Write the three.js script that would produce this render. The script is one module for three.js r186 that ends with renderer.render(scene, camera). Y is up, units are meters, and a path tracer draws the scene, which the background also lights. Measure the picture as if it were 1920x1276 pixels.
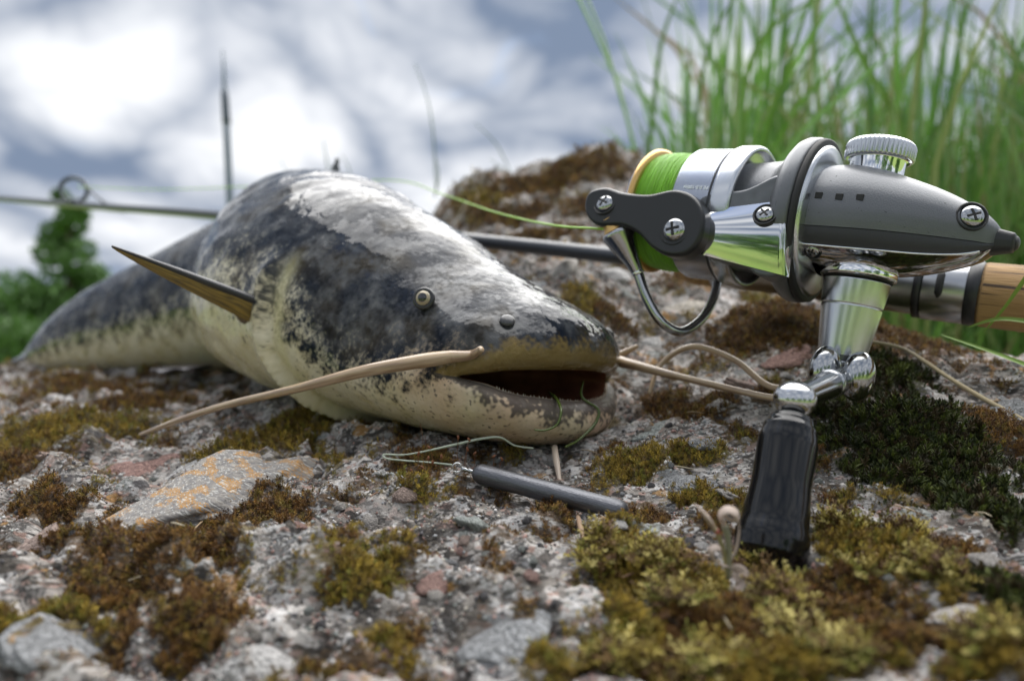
import * as THREE from 'three';
import { mergeGeometries } from 'three/addons/utils/BufferGeometryUtils.js';
import { RoundedBoxGeometry } from 'three/addons/geometries/RoundedBoxGeometry.js';
import { createNoise2D, createNoise3D } from 'simplex-noise';

// ---------------------------------------------------------------- camera
const scene = new THREE.Scene();
const camera = new THREE.PerspectiveCamera(50, 1024 / 680, 0.01, 600);
camera.position.set(0, 1, 0);
camera.lookAt(0, 1, -1);
camera.focus = 0.222;
camera.userData.fStop = 8;
const renderer = new THREE.WebGLRenderer({ antialias: true });
renderer.toneMapping = THREE.LinearToneMapping;
renderer.toneMappingExposure = 4.4;
renderer.shadowMap.enabled = true;

// ---------------------------------------------------------------- helpers: random and noise
function rng(seed) {
  let a = seed >>> 0;
  return () => { a = (a + 0x6d2b79f5) | 0; let t = Math.imul(a ^ (a >>> 15), 1 | a); t = (t + Math.imul(t ^ (t >>> 7), 61 | t)) ^ t; return ((t ^ (t >>> 14)) >>> 0) / 4294967296; };
}
const R0 = rng(11), n2 = createNoise2D(rng(5)), n3 = createNoise3D(rng(7));
function fbm2(x, y, o = 4) { let s = 0, a = 0.5; for (let i = 0; i < o; i++) { s += a * n2(x, y); x = x * 2.03 + 13.1; y = y * 2.03 - 7.7; a *= 0.5; } return s; }
function fbm3(x, y, z, o = 4) { let s = 0, a = 0.5; for (let i = 0; i < o; i++) { s += a * n3(x, y, z); x = x * 2.03 + 3.1; y = y * 2.03 - 7.7; z = z * 2.03 + 1.3; a *= 0.5; } return s; }
const clamp = (x, a = 0, b = 1) => (x < a ? a : x > b ? b : x);
const sstep = (a, b, x) => { const t = clamp((x - a) / (b - a)); return t * t * (3 - 2 * t); };
const lerp = (a, b, t) => a + (b - a) * t;
const mix3 = (a, b, t) => [a[0] + (b[0] - a[0]) * t, a[1] + (b[1] - a[1]) * t, a[2] + (b[2] - a[2]) * t];
const toS = (v) => { v = clamp(v); return Math.round(255 * (v <= 0.0031308 ? v * 12.92 : 1.055 * Math.pow(v, 1 / 2.4) - 0.055)); };
const V = (a) => new THREE.Vector3(a[0], a[1], a[2]);
const hash = (i, j, k = 0) => { let h = Math.imul(i, 374761393) + Math.imul(j, 668265263) + Math.imul(k, 1274126177); h = Math.imul(h ^ (h >>> 13), 1274126177); return ((h ^ (h >>> 16)) >>> 0) / 4294967296; };
// nearest cell: [distance, second distance, id]
const W_ = [0, 0, 0];
function worley(x, y, seed) {
  const ix = Math.floor(x), iy = Math.floor(y); let b = 9, c = 9, id = 0;
  for (let j = -1; j < 2; j++) for (let i = -1; i < 2; i++) {
    const cx = ix + i, cy = iy + j, dx = cx + hash(cx, cy, seed) - x, dy = cy + hash(cx, cy, seed + 1) - y, d = dx * dx + dy * dy;
    if (d < b) { c = b; b = d; id = hash(cx, cy, seed + 2); } else if (d < c) c = d;
  }
  W_[0] = Math.sqrt(b); W_[1] = Math.sqrt(c); W_[2] = id; return W_;
}

// ---------------------------------------------------------------- sky: broken bright cloud with grey-blue undersides
function makeSky() {
  const w = 1536, h = 768, data = new Float32Array(w * h * 4);
  // cloud masses in view, as bearing x/-z and y/-z with size and brightness
  const masses = [[-.52, .36, .16, .08, .5], [-.26, .30, .16, .07, .5], [.03, .27, .07, .05, .35], [-.62, .18, .12, .03, .3], [-.42, .13, .2, .05, .3], [0.08, .36, .26, .14, -.42], [-.62, .24, .12, .035, -.35], [-.46, .19, .2, .03, -.35], [-.05, .46, .12, .05, -.25], [-.7, .33, .08, .06, -.2], [.5, .40, .3, .15, .25], [-.10, .18, .3, .05, .28]];
  for (let r = 0; r < h; r++) for (let c = 0; c < w; c++) {
    const th = ((r + 0.5) / h - 0.5) * Math.PI, ph = ((c + 0.5) / w - 0.5) * 2 * Math.PI;
    const x = Math.cos(ph) * Math.cos(th), z = Math.sin(ph) * Math.cos(th), y = Math.sin(th);
    const i = (r * w + c) * 4;
    let col;
    if (y < -0.01) col = [.10, .13, .06];
    else {
      const q = 1 / (Math.max(y, 0) + 0.32), cx = x * q * 1.25, cz = z * q * 1.25;
      const wx = fbm2(cx + 4, cz - 2, 3) * 0.35, wz = fbm2(cx - 9, cz + 5, 3) * 0.35;
      let f = fbm2((cx + wx) * 1.1 + 20, (cz + wz) * 1.1 + 3, 6);            // thickness
      let g = 0, ga = 0.5, gx = (cx + wx * .2) * 1.0 - 31, gz = (cz + wz * .2) * 1.0 + 17; for (let o = 0; o < 5; o++) { g += ga * (1.25 * Math.abs(n2(gx, gz)) - 0.42); gx = gx * 2.05 + 5; gz = gz * 2.05 - 3; ga *= 0.44; } g *= 1.5;           // light and dark undersides
      let m = 0;
      if (z < -0.2) { const bx = x / -z, by = y / -z; for (const [mx, my, sx, sy, a] of masses) m += a * Math.exp(-(((bx - mx) / sx) ** 2) - ((by - my) / sy) ** 2); }
      const lit = clamp(0.40 + g * 1.1 + m * 0.85 + f * 0.35);
      const blue = [.085 + .075 * (1 - y), .13 + .09 * (1 - y), .255 + .05 * (1 - y)];
      const cloud = mix3([.052, .067, .095], [.236, .241, .250], lit);
      const cover = sstep(-0.66, -0.26, f + 0.18 + Math.max(m, 0) * 0.3);
      col = mix3(blue, cloud, cover);
      if (y < 0.06) col = mix3(col, [.255, .268, .288], (1 - Math.max(y, 0) / 0.06) * 0.5);
    }
    data[i] = col[0]; data[i + 1] = col[1]; data[i + 2] = col[2]; data[i + 3] = 1;
  }
  const t = new THREE.DataTexture(data, w, h, THREE.RGBAFormat, THREE.FloatType);
  t.mapping = THREE.EquirectangularReflectionMapping; t.magFilter = THREE.LinearFilter; t.minFilter = THREE.LinearFilter; t.wrapS = THREE.RepeatWrapping; t.needsUpdate = true;
  return t;
}
const sky = makeSky();
scene.background = sky;
scene.environment = sky;
const sun = new THREE.DirectionalLight(new THREE.Color(1, 0.975, 0.94), 1.4);
sun.position.set(0.9, 5.2, -2.3); sun.target.position.set(0, 1, -0.3);
sun.castShadow = true; sun.shadow.radius = 155; sun.shadow.mapSize.set(2048, 2048);
Object.assign(sun.shadow.camera, { left: -1.2, right: 1.2, top: 1.2, bottom: -1.2, near: 0.5, far: 12 });
scene.add(sun, sun.target);

// ---------------------------------------------------------------- helpers: objects, materials, geometry
const used = {};
function numbered(n) { const k = used[n] = (used[n] ?? -1) + 1; return k ? n + '_' + String(k).padStart(3, '0') : n; }
function tag(o, label, category, group, kind) { o.userData.label = label; if (category) o.userData.category = category; if (group) o.userData.group = group; if (kind) o.userData.kind = kind; return o; }
function mesh(name, geo, mat, parent = scene) {
  const m = new THREE.Mesh(geo, mat); m.name = parent === scene ? numbered(name) : name; m.castShadow = m.receiveShadow = true; parent.add(m); return m;
}
function group(name, pos = [0, 0, 0]) { const g = new THREE.Group(); g.name = numbered(name); g.position.set(...pos); scene.add(g); return g; }
const std = (rgb, rough = 0.6, metal = 0, more = {}) => { const m = new THREE.MeshPhysicalMaterial({ roughness: rough, metalness: metal, ...more }); m.color.setRGB(...rgb); return m; };
function grayTex(w, h, f, wrap = true) {
  const d = new Uint8Array(w * h * 4);
  for (let r = 0; r < h; r++) for (let c = 0; c < w; c++) { const v = clamp(f(c / w, r / h)) * 255, i = (r * w + c) * 4; d[i] = d[i + 1] = d[i + 2] = v; d[i + 3] = 255; }
  const t = new THREE.DataTexture(d, w, h); t.magFilter = t.minFilter = THREE.LinearFilter; if (wrap) t.wrapS = t.wrapT = THREE.RepeatWrapping; t.needsUpdate = true; return t;
}
function colTex(w, h, f, wrap = true) {
  const d = new Uint8Array(w * h * 4);
  for (let r = 0; r < h; r++) for (let c = 0; c < w; c++) { const v = f((c + .5) / w, (r + .5) / h), i = (r * w + c) * 4; d[i] = toS(v[0]); d[i + 1] = toS(v[1]); d[i + 2] = toS(v[2]); d[i + 3] = 255; }
  const t = new THREE.DataTexture(d, w, h); t.magFilter = t.minFilter = THREE.LinearFilter; t.colorSpace = THREE.SRGBColorSpace; if (wrap) t.wrapS = t.wrapT = THREE.RepeatWrapping; t.needsUpdate = true; return t;
}
// round rod through points with a radius at each point; caps closed
function tube(points, radii, seg = 40, rs = 10, squash = 1) {
  const curve = new THREE.CatmullRomCurve3(points.map((p) => (p.isVector3 ? p : V(p))), false, 'centripetal');
  const fr = curve.computeFrenetFrames(seg, false), pos = [], idx = [], uv = [], len = curve.getLength();
  const rad = (t) => { if (typeof radii === 'number') return radii; const x = t * (radii.length - 1), i = Math.min(Math.floor(x), radii.length - 2); return lerp(radii[i], radii[i + 1], x - i); };
  for (let i = 0; i <= seg; i++) {
    const t = i / seg, p = curve.getPointAt(t), r = rad(t);
    for (let j = 0; j <= rs; j++) { const a = j / rs * Math.PI * 2, c = Math.cos(a) * r, s = Math.sin(a) * r * squash, N = fr.normals[i], B = fr.binormals[i]; pos.push(p.x + N.x * c + B.x * s, p.y + N.y * c + B.y * s, p.z + N.z * c + B.z * s); uv.push(j / rs, t * len); }
  }
  for (let i = 0; i < seg; i++) for (let j = 0; j < rs; j++) { const a = i * (rs + 1) + j, b = a + rs + 1; idx.push(a, a + 1, b, a + 1, b + 1, b); }
  for (const e of [0, seg]) { const p = curve.getPointAt(e / seg), k = pos.length / 3; pos.push(p.x, p.y, p.z); uv.push(.5, e / seg * len); for (let j = 0; j < rs; j++) { const a = e * (rs + 1) + j; e ? idx.push(k, a, a + 1) : idx.push(k, a + 1, a); } }
  const g = new THREE.BufferGeometry(); g.setAttribute('position', new THREE.Float32BufferAttribute(pos, 3)); g.setAttribute('uv', new THREE.Float32BufferAttribute(uv, 2)); g.setIndex(idx); g.computeVertexNormals(); return g;
}
// body of revolution about +x from [[x, r], ...]
function lathe(profile, seg = 64) { const g = new THREE.LatheGeometry(profile.map(([x, r]) => new THREE.Vector2(Math.max(r, 1e-6), x)), seg); g.rotateZ(-Math.PI / 2); return g; }
function gridGeo(nu, nv, f) {
  const pos = [], uv = [], idx = [];
  for (let i = 0; i <= nu; i++) for (let j = 0; j <= nv; j++) { const p = f(i / nu, j / nv); pos.push(p[0], p[1], p[2]); uv.push(i / nu, j / nv); }
  for (let i = 0; i < nu; i++) for (let j = 0; j < nv; j++) { const a = i * (nv + 1) + j, b = a + nv + 1; idx.push(a, b, a + 1, a + 1, b, b + 1); }
  const g = new THREE.BufferGeometry(); g.setAttribute('position', new THREE.Float32BufferAttribute(pos, 3)); g.setAttribute('uv', new THREE.Float32BufferAttribute(uv, 2)); g.setIndex(idx); g.computeVertexNormals(); return g;
}

// ---------------------------------------------------------------- the rock: a thin-plate surface through measured points [x, z, y]
const RP_ = [[-0.1289,-0.14,0.9347],[-0.0982,-0.14,0.9347],[-0.1158,-0.165,0.9443],[-0.1368,-0.195,0.9484],[-0.1614,-0.23,0.9509],[-0.2,-0.285,0.9558],[-0.2526,-0.36,0.9626],[-0.3228,-0.46,0.9707],[-0.379,-0.54,0.9755],[-0.0675,-0.14,0.9347],[-0.0796,-0.165,0.9443],[-0.0941,-0.195,0.9484],[-0.111,-0.23,0.9509],[-0.1375,-0.285,0.9558],[-0.1737,-0.36,0.9639],[-0.2219,-0.46,0.9707],[-0.3056,-0.55,0.9731],[-0.0361,-0.137,0.9361],[-0.0434,-0.165,0.9443],[-0.0505,-0.192,0.9492],[-0.0584,-0.222,0.9526],[-0.0697,-0.265,0.9589],[-0.0906,-0.31,0.9701],[0,-0.135,0.937],[0,-0.163,0.945],[0,-0.19,0.9497],[0.0109,-0.213,0.9517],[-0.0099,-0.226,0.9559],[0,-0.247,0.9603],[-0.0513,-0.27,0.9641],[0.0323,-0.13,0.9394],[0.0398,-0.16,0.946],[0.0467,-0.188,0.9503],[0.0549,-0.221,0.9577],[0.0555,-0.262,0.969],[0.0668,-0.315,0.9857],[0.064,-0.365,1.0048],[0.0396,-0.285,0.9683],[0.0676,-0.125,0.9417],[0.0866,-0.16,0.946],[0.1001,-0.185,0.951],[0.1136,-0.21,0.9598],[0.1298,-0.24,0.9716],[0.1488,-0.275,0.9835],[0.1677,-0.31,0.995],[0.174,-0.345,1.005],[0.0912,-0.13,0.9466],[0.1263,-0.18,0.9524],[0.1544,-0.22,0.9659],[0.1754,-0.25,0.9777],[0.2,-0.285,0.9871],[0.1813,-0.2,0.9617],[0.2175,-0.24,0.9786],[0.0616,-0.172,0.9463],[0.1039,-0.29,0.9869],[0.12,-0.335,1.0069],[0.1238,-0.385,1.022],[0.0848,-0.4,1.0316],[0.0368,-0.36,1.0205],[0.0126,-0.43,1.0497],[0.0329,-0.5,1.0797],[0.0594,-0.58,1.1263],[0.0675,-0.66,1.1727],[-0.0241,-0.55,1.0957],[-0.0589,-0.62,1.1224],[0.1029,-0.64,1.1628],[-0.0045,-0.62,1.1328],[-0.1,-0.4,0.975],[-0.18,-0.47,0.974],[-0.25,-0.535,0.978],[-0.316,-0.563,0.976],[-0.39,-0.595,0.974],[-0.44,-0.61,0.972],[-0.3,-0.66,0.93],[-0.45,-0.72,0.88],[-0.6,-0.6,0.9],[-0.1,-0.62,1.03],[0.05,-0.85,1.1],[-0.15,-0.85,0.98],[0.2,-0.8,1.08],[0.22,-0.5,1],[0.3,-0.42,0.96],[0.3,-0.6,0.95],[0.42,-0.38,0.9],[0.5,-0.2,0.9],[0,0.05,0.9],[-0.3,0.05,0.9],[0.3,0.05,0.9],[-0.4,-0.2,0.93],[-0.55,-0.4,0.93],[0,-1.05,0.98]];
const tps = (() => {
  const n = RP_.length, m = n + 3, A = [], kern = (r2) => (r2 > 0 ? r2 * Math.log(r2) : 0);
  for (let i = 0; i < m; i++) { A.push(new Float64Array(m + 1)); }
  for (let i = 0; i < n; i++) {
    for (let j = 0; j < n; j++) A[i][j] = kern((RP_[i][0] - RP_[j][0]) ** 2 + (RP_[i][1] - RP_[j][1]) ** 2) + (i === j ? 2e-4 : 0);
    A[i][n] = A[n][i] = 1; A[i][n + 1] = A[n + 1][i] = RP_[i][0]; A[i][n + 2] = A[n + 2][i] = RP_[i][1]; A[i][m] = RP_[i][2];
  }
  for (let c = 0; c < m; c++) {
    let p = c; for (let r = c + 1; r < m; r++) if (Math.abs(A[r][c]) > Math.abs(A[p][c])) p = r;
    [A[c], A[p]] = [A[p], A[c]];
    for (let r = 0; r < m; r++) if (r !== c && A[r][c]) { const f = A[r][c] / A[c][c]; for (let k = c; k <= m; k++) A[r][k] -= f * A[c][k]; }
  }
  const w = A.map((r, i) => r[m] / r[i]);
  return (x, z) => { let s = w[n] + w[n + 1] * x + w[n + 2] * z; for (let i = 0; i < n; i++) s += w[i] * kern((x - RP_[i][0]) ** 2 + (z - RP_[i][1]) ** 2); return s; };
})();

// moss patches: [x, z, half width, half depth], kind: 0 brown cushion, 1 dark green, 2 yellow feather, 3 golden olive
const patches = [
  [...[-0.1944,-0.3205,0.0351,0.0274], 3], [...[-0.1868,-0.2778,0.0183,0.0166], 0], [...[-0.0902,-0.2936,0.0193,0.0299], 3], [...[-0.1018,-0.273,0.016,0.0156], 3], [...[-0.2011,-0.393,0.0201,0.0394], 0], [...[-0.2555,-0.4481,0.0393,0.0255], 0],
  [...[-0.0846,-0.1836,0.0175,0.0121], 0], [...[-0.0739,-0.2106,0.0169,0.0117], 0], [...[-0.0895,-0.1678,0.0147,0.0064], 0], [...[-0.0671,-0.1555,0.0102,0.0086], 0], [...[-0.1014,-0.1542,0.0124,0.0049], 3], [...[-0.0334,-0.1692,0.0099,0.0092], 3], [...[-0.0332,-0.1421,0.0073,0.0043], 0],
  [...[-0.0975,-0.2516,0.011,0.007], 3], [...[-0.134,-0.2131,0.0125,0.0096], 0], [...[-0.1129,-0.1907,0.0125,0.0061], 0],
  [...[-0.0297,-0.2387,0.0122,0.0108], 0], [...[0.012,-0.2051,0.0066,0.0093], 0], [...[0.0409,-0.2332,0.0102,0.0105], 3], [...[0.0568,-0.2353,0.0155,0.0065], 3], [...[0.057,-0.2106,0.0108,0.0089], 3], [...[0.0357,-0.2034,0.0089,0.0095], 0],
  [...[0.0332,-0.1683,0.0184,0.0089], 3], [...[0.0396,-0.1463,0.016,0.0109], 0], [...[0.0688,-0.1569,0.0172,0.0126], 0], [...[0.0473,-0.1321,0.0174,0.006], 3], [...[0.0233,-0.1446,0.0116,0.0082], 3], [...[0.0876,-0.1763,0.0142,0.0085], 3], [...[0.0749,-0.1384,0.0132,0.0075], 0], [...[0.0823,-0.1279,0.0094,0.0058], 3],
  [...[0.0217,-0.1742,0.0056,0.0051], 2], [...[0.0355,-0.1702,0.0075,0.005], 2], [...[0.0355,-0.1542,0.0056,0.0052], 2], [...[0.0571,-0.1533,0.0063,0.0069], 2], [...[0.0844,-0.1847,0.0068,0.0051], 2], [...[0.0974,-0.1826,0.0067,0.005], 2], [...[0.0927,-0.1615,0.0066,0.0068], 2], [...[0.0798,-0.1653,0.0056,0.0053], 2], [...[0.0367,-0.1356,0.0079,0.0046], 2], [...[0.0538,-0.1417,0.0052,0.0039], 2], [...[0.0214,-0.1392,0.0071,0.0045], 2], [...[0.0854,-0.1298,0.0053,0.0047], 2], [...[0.0581,-0.1325,0.0058,0.0037], 2], [...[0.0591,-0.1758,0.0051,0.0044], 2],
  [...[0.1247,-0.2305,0.0286,0.03], 1], [...[0.1439,-0.2852,0.0188,0.0204], 1], [...[0.1267,-0.1969,0.0115,0.0155], 1], [...[0.1136,-0.259,0.0095,0.0236], 1], [...[0.1561,-0.2373,0.0104,0.0177], 0], [...[0.1026,-0.1493,0.0044,0.0153], 1],
  [...[0.1306,-0.3437,0.0402,0.026], 0], [...[0.1844,-0.3319,0.0267,0.0206], 0], [...[0.1385,-0.3158,0.0277,0.019], 0], [...[0.0698,-0.273,0.014,0.0159], 0], [...[0.1049,-0.3261,0.0215,0.0143], 0], [...[0.0624,-0.2945,0.0108,0.0116], 0],
  [...[0.0343,-0.3612,0.0106,0.0122], 3], [...[0.0496,-0.357,0.013,0.012], 0], [...[0.0351,-0.5998,0.0658,0.0298], 0], [...[-0.0039,-0.5354,0.0352,0.0149], 0], [...[0.0648,-0.5215,0.0305,0.022], 0], [...[-0.0245,-0.5593,0.0204,0.0106], 3], [...[0.0142,-0.4848,0.0319,0.0148], 0], [...[0.0634,-0.6194,0.0317,0.0118], 0], [...[0.0791,-0.492,0.0216,0.0258], 0], [...[-0.0428,-0.586,0.0214,0.0077], 0],
];
function mossAt(x, z) {   // [strength, kind]
  let best = 0, kind = 0;
  const e = 0.5 * n2(x * 90, z * 90) + 0.45 * n2(x * 230 + 5, z * 230) + 0.35 * n2(x * 520, z * 520);
  for (const p of patches) {
    const dx = (x - p[0]) / p[2], dz = (z - p[1]) / p[3], q = dx * dx + dz * dz;
    if (q > 3) continue;
    const s = 0.95 - q + e * 1.15; if (s > best || (p[4] === 2 && s > 0.35)) { best = Math.max(best, s); kind = p[4]; }
  }
  const wild = fbm2(x * 34 + 3, z * 34, 3) + 0.25 * n2(x * 300, z * 300) - 0.205;
  if (wild > best && z < -0.1) { best = wild * 1.5; kind = n2(x * 20, z * 20) > 0.1 ? 3 : 0; }
  return [best, kind];
}
// clasts set in the rock: returns [mask, id]
const C_ = [0, 0];
function clast(x, z) {
  const wx = x + n2(x * 160, z * 160) * 0.0016, wz = z + n2(x * 160 + 9, z * 160) * 0.0016;
  worley(wx / 0.0105, wz / 0.0085, 3);
  const id = W_[2], big = id < 0.34 ? sstep(0.46, 0.34, W_[0] / (0.55 + id * 2)) : 0;
  C_[0] = big; C_[1] = id; return C_;
}
function rockDetail(x, z) {
  const strata = n2((x * 0.42 - z * 0.9) * 46 + 3, (x * 0.9 + z * 0.42) * 9);                 // layers that strike across the rock
  let h = 0.0050 * fbm2(x * 17, z * 17, 3) + 0.0034 * strata * sstep(.05, -.1, x) + 0.0022 * strata - 0.0055 * Math.pow(1 - Math.abs(n2((x * 0.5 - z * 0.86) * 24 + 8, (x * 0.86 + z * 0.5) * 10)), 14);
  { const s = (x * 0.8 + z * 0.6) * 26 + 0.55 * n2(x * 22, z * 22) + 0.12 * n2(x * 90, z * 90), t = s - Math.floor(s); h += (0.0062 * (t < 0.86 ? t / 0.86 : (1 - t) / 0.14) - 0.0031) * (0.25 + 0.75 * sstep(.05, -.05, x)) * sstep(-.8, -.1, n2(x * 12 + 5, z * 12)); }
  const ridge = 1 - Math.abs(n2(x * 62 + 40, z * 62)); h += 0.0021 * (ridge * ridge - 0.5);
  worley(x / 0.0042, z / 0.0036, 21); h += 0.0011 * (0.55 - W_[0]) * (0.4 + W_[2]);
  worley(x / 0.0017, z / 0.0015, 31); h += 0.00042 * (0.5 - W_[0]) * (0.3 + 1.2 * W_[2]);
  const [m, id] = clast(x, z); h += m * (0.0008 + id * 0.0016);
  const far = sstep(0.34, 0.6, -z); h += far * 0.016 * fbm2(x * 11 + 7, z * 11, 4) * sstep(-.15, .0, x);
  return h;
}
const SK0 = [-0.0119,0.9594,-0.2255], SK1 = [0.0326,0.9515,-0.2055];
const xs = [], zs = [];
{ const N = 380; for (let i = -N; i <= N; i++) { const t = Math.abs(i) / N; xs.push(Math.sign(i) * 0.85 * (0.30 * t + 0.70 * Math.pow(t, 2.3))); } }
{ let z = 0.78; while (z > -0.085) { zs.push(z); z -= 0.011; } z = -0.085; while (z > -1.5) { zs.push(z); z *= 1.0048; } }
const NX = xs.length, NZ = zs.length, hgt = new Float32Array(NX * NZ), smooth = new Float32Array(NX * NZ);
for (let r = 0; r < NZ; r++) for (let c = 0; c < NX; c++) {
  const x = xs[c], z = zs[r];
  let y = tps(x, z);
  const e = Math.hypot(x / 0.62, (z + 0.30) / 0.75), drop = Math.max(0, e - 1); y -= 7 * drop * drop + 0.2 * drop;
  smooth[r * NX + c] = y; y += rockDetail(x, z);
  const ms = mossAt(x, z)[0]; y += 0.0013 * sstep(0.1, 0.8, ms) - 0.0006;
  // the sinker has pressed its bed flat
  { const t = clamp(((x - SK0[0]) * (SK1[0] - SK0[0]) + (z - SK0[2]) * (SK1[2] - SK0[2])) / ((SK1[0] - SK0[0]) ** 2 + (SK1[2] - SK0[2]) ** 2), -.25, 1.1), q = Math.hypot(x - lerp(SK0[0], SK1[0], t), z - lerp(SK0[2], SK1[2], t)), lim = lerp(SK0[1], SK1[1], t) - .0026 + Math.max(0, q - .0035) * .55; if (q < .02 && y > lim) y = lim + (y - lim) * .12; }
  { // and so has the fish's head and body
    const ox = x - .0155, oz = z + .27, a = ox * .77 + oz * .638, w = ox * -.638 + oz * .77;
    if (a > -.10 && a < .03 && Math.abs(w) < .075) { const q = Math.max(0, Math.abs(w) - .012) / .036, f = Math.max(0, a - .004) / .018, lim = 1 - .0385 + .058 * w * .9 + .018 * q * q * q + .012 * f * f + .05 * Math.max(0, Math.abs(w) - .05); if (y > lim) y = lim + (y - lim) * .1 * clamp(q + f); }
  }
  hgt[r * NX + c] = y;
}
const find = (arr, v, up) => { let a = 0, b = arr.length - 2; while (a < b) { const m = (a + b + 1) >> 1; if (up ? arr[m] <= v : arr[m] >= v) a = m; else b = m - 1; } return a; };
function H(x, z) {
  const c = find(xs, x, true), r = find(zs, z, false), tx = clamp((x - xs[c]) / (xs[c + 1] - xs[c])), tz = clamp((z - zs[r]) / (zs[r + 1] - zs[r])), k = r * NX + c;
  return lerp(lerp(hgt[k], hgt[k + 1], tx), lerp(hgt[k + NX], hgt[k + NX + 1], tx), tz);
}
function Nrm(x, z, e = 0.002) { return new THREE.Vector3(H(x - e, z) - H(x + e, z), 2 * e, H(x, z - e) - H(x, z + e)).normalize(); }

const clastCols = [[.34, .21, .18], [.44, .41, .38], [.24, .245, .25], [.30, .32, .30], [.46, .42, .36], [.10, .095, .10], [.36, .27, .23], [.54, .525, .51]];
const TX = 0.86, TZ = 0.68;   // metres covered by the rock texture before it mirrors
function rockColor(x, z) {
  worley(x / 0.0019, z / 0.0017, 41); const gid = W_[2], gd = W_[0];
  let col = gid < 0.22 ? [.04, .036, .033] : gid < 0.44 ? [.16, .142, .125] : gid < 0.66 ? [.30, .272, .245] : gid < 0.9 ? [.52, .49, .46] : [.36, .245, .205];
  const f = n2(x * 1500, z * 1500); col = col.map((v) => v * (1 + 0.28 * f));
  const tone = fbm2(x * 24 + 2, z * 24 + 8, 4); col = mix3(col, [.48, .45, .42], clamp(tone * 1.9) * 0.75); col = mix3(col, [.075, .062, .05], clamp(-tone * 1.9) * 0.8);
  const [m, id] = clast(x, z);
  if (m > 0) { const k = Math.floor(id * 997) % 8; const cc = clastCols[k].map((v) => v * (0.85 + 0.3 * n2(x * 700, z * 700))); col = mix3(col, cc, m * 0.9); }
  const crust = fbm2(x * 60 + 40, z * 60 + 11, 4) + 0.3 * n2(x * 420, z * 420); if (crust > 0.22) col = mix3(col, [.58, .57, .56], sstep(.24, .42, crust) * 0.75);
  const black = fbm2(x * 48 - 12, z * 48 + 70, 4) + 0.35 * n2(x * 600 + 3, z * 600); if (black > 0.18) col = mix3(col, [.035, .032, .03], sstep(.18, .40, black) * 0.8);
  const ora = fbm2(x * 45 + 90, z * 45 - 20, 4); if (ora > 0.40) col = mix3(col, [.38, .19, .03], sstep(.40, .5, ora) * 0.6);
  const ms = mossAt(x, z), dirt = sstep(-0.15, 0.4, ms[0] > 0 ? ms[0] : -1);
  const soil = [[.10, .062, .03], [.05, .05, .016], [.12, .088, .026], [.12, .088, .026]][ms[1]].map((v) => v * (1 + 0.5 * n2(x * 900, z * 900)));
  return mix3(col, soil, dirt * 0.9);
}
const rockTex = colTex(2048, 2048, (u, v) => rockColor((u - 0.5) * TX, -0.66 + v * TZ));
const rockBump = grayTex(1024, 1024, (u, v) => { worley(u * 64, v * 64, 55); const a = W_[0]; return 0.5 + 0.3 * fbm2(u * 40, v * 40, 4) - 0.35 * (a - 0.45) + 0.25 * n2(u * 230, v * 230); });
rockTex.wrapS = rockTex.wrapT = THREE.MirroredRepeatWrapping; rockBump.wrapS = rockBump.wrapT = THREE.MirroredRepeatWrapping; rockBump.repeat.set(TX / 0.10, TZ / 0.10);
const rockMat = new THREE.MeshStandardMaterial({ map: rockTex, bumpMap: rockBump, bumpScale: 0.0007, roughness: 0.88 });
const rock = (() => {
  const pos = new Float32Array(NX * NZ * 3), uv = new Float32Array(NX * NZ * 2), idx = new Uint32Array((NX - 1) * (NZ - 1) * 6); let k = 0;
  for (let r = 0; r < NZ; r++) for (let c = 0; c < NX; c++) { const i = r * NX + c; pos[i * 3] = xs[c]; pos[i * 3 + 1] = hgt[i]; pos[i * 3 + 2] = zs[r]; uv[i * 2] = xs[c] / TX + 0.5; uv[i * 2 + 1] = (zs[r] - (hgt[i] - smooth[i]) * 1.3 + 0.66) / TZ; }
  for (let r = 0; r < NZ - 1; r++) for (let c = 0; c < NX - 1; c++) { const a = r * NX + c, b = a + NX; idx[k++] = a; idx[k++] = a + 1; idx[k++] = b; idx[k++] = a + 1; idx[k++] = b + 1; idx[k++] = b; }
  const g = new THREE.BufferGeometry(); g.setAttribute('position', new THREE.BufferAttribute(pos, 3)); g.setAttribute('uv', new THREE.BufferAttribute(uv, 2)); g.setIndex(new THREE.BufferAttribute(idx, 1)); g.computeVertexNormals();
  return mesh('rock', g, rockMat);
})();
tag(rock, 'broad weathered grey rock with pebbles, lichen and moss under the fish', 'rock', null, 'structure');

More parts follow.
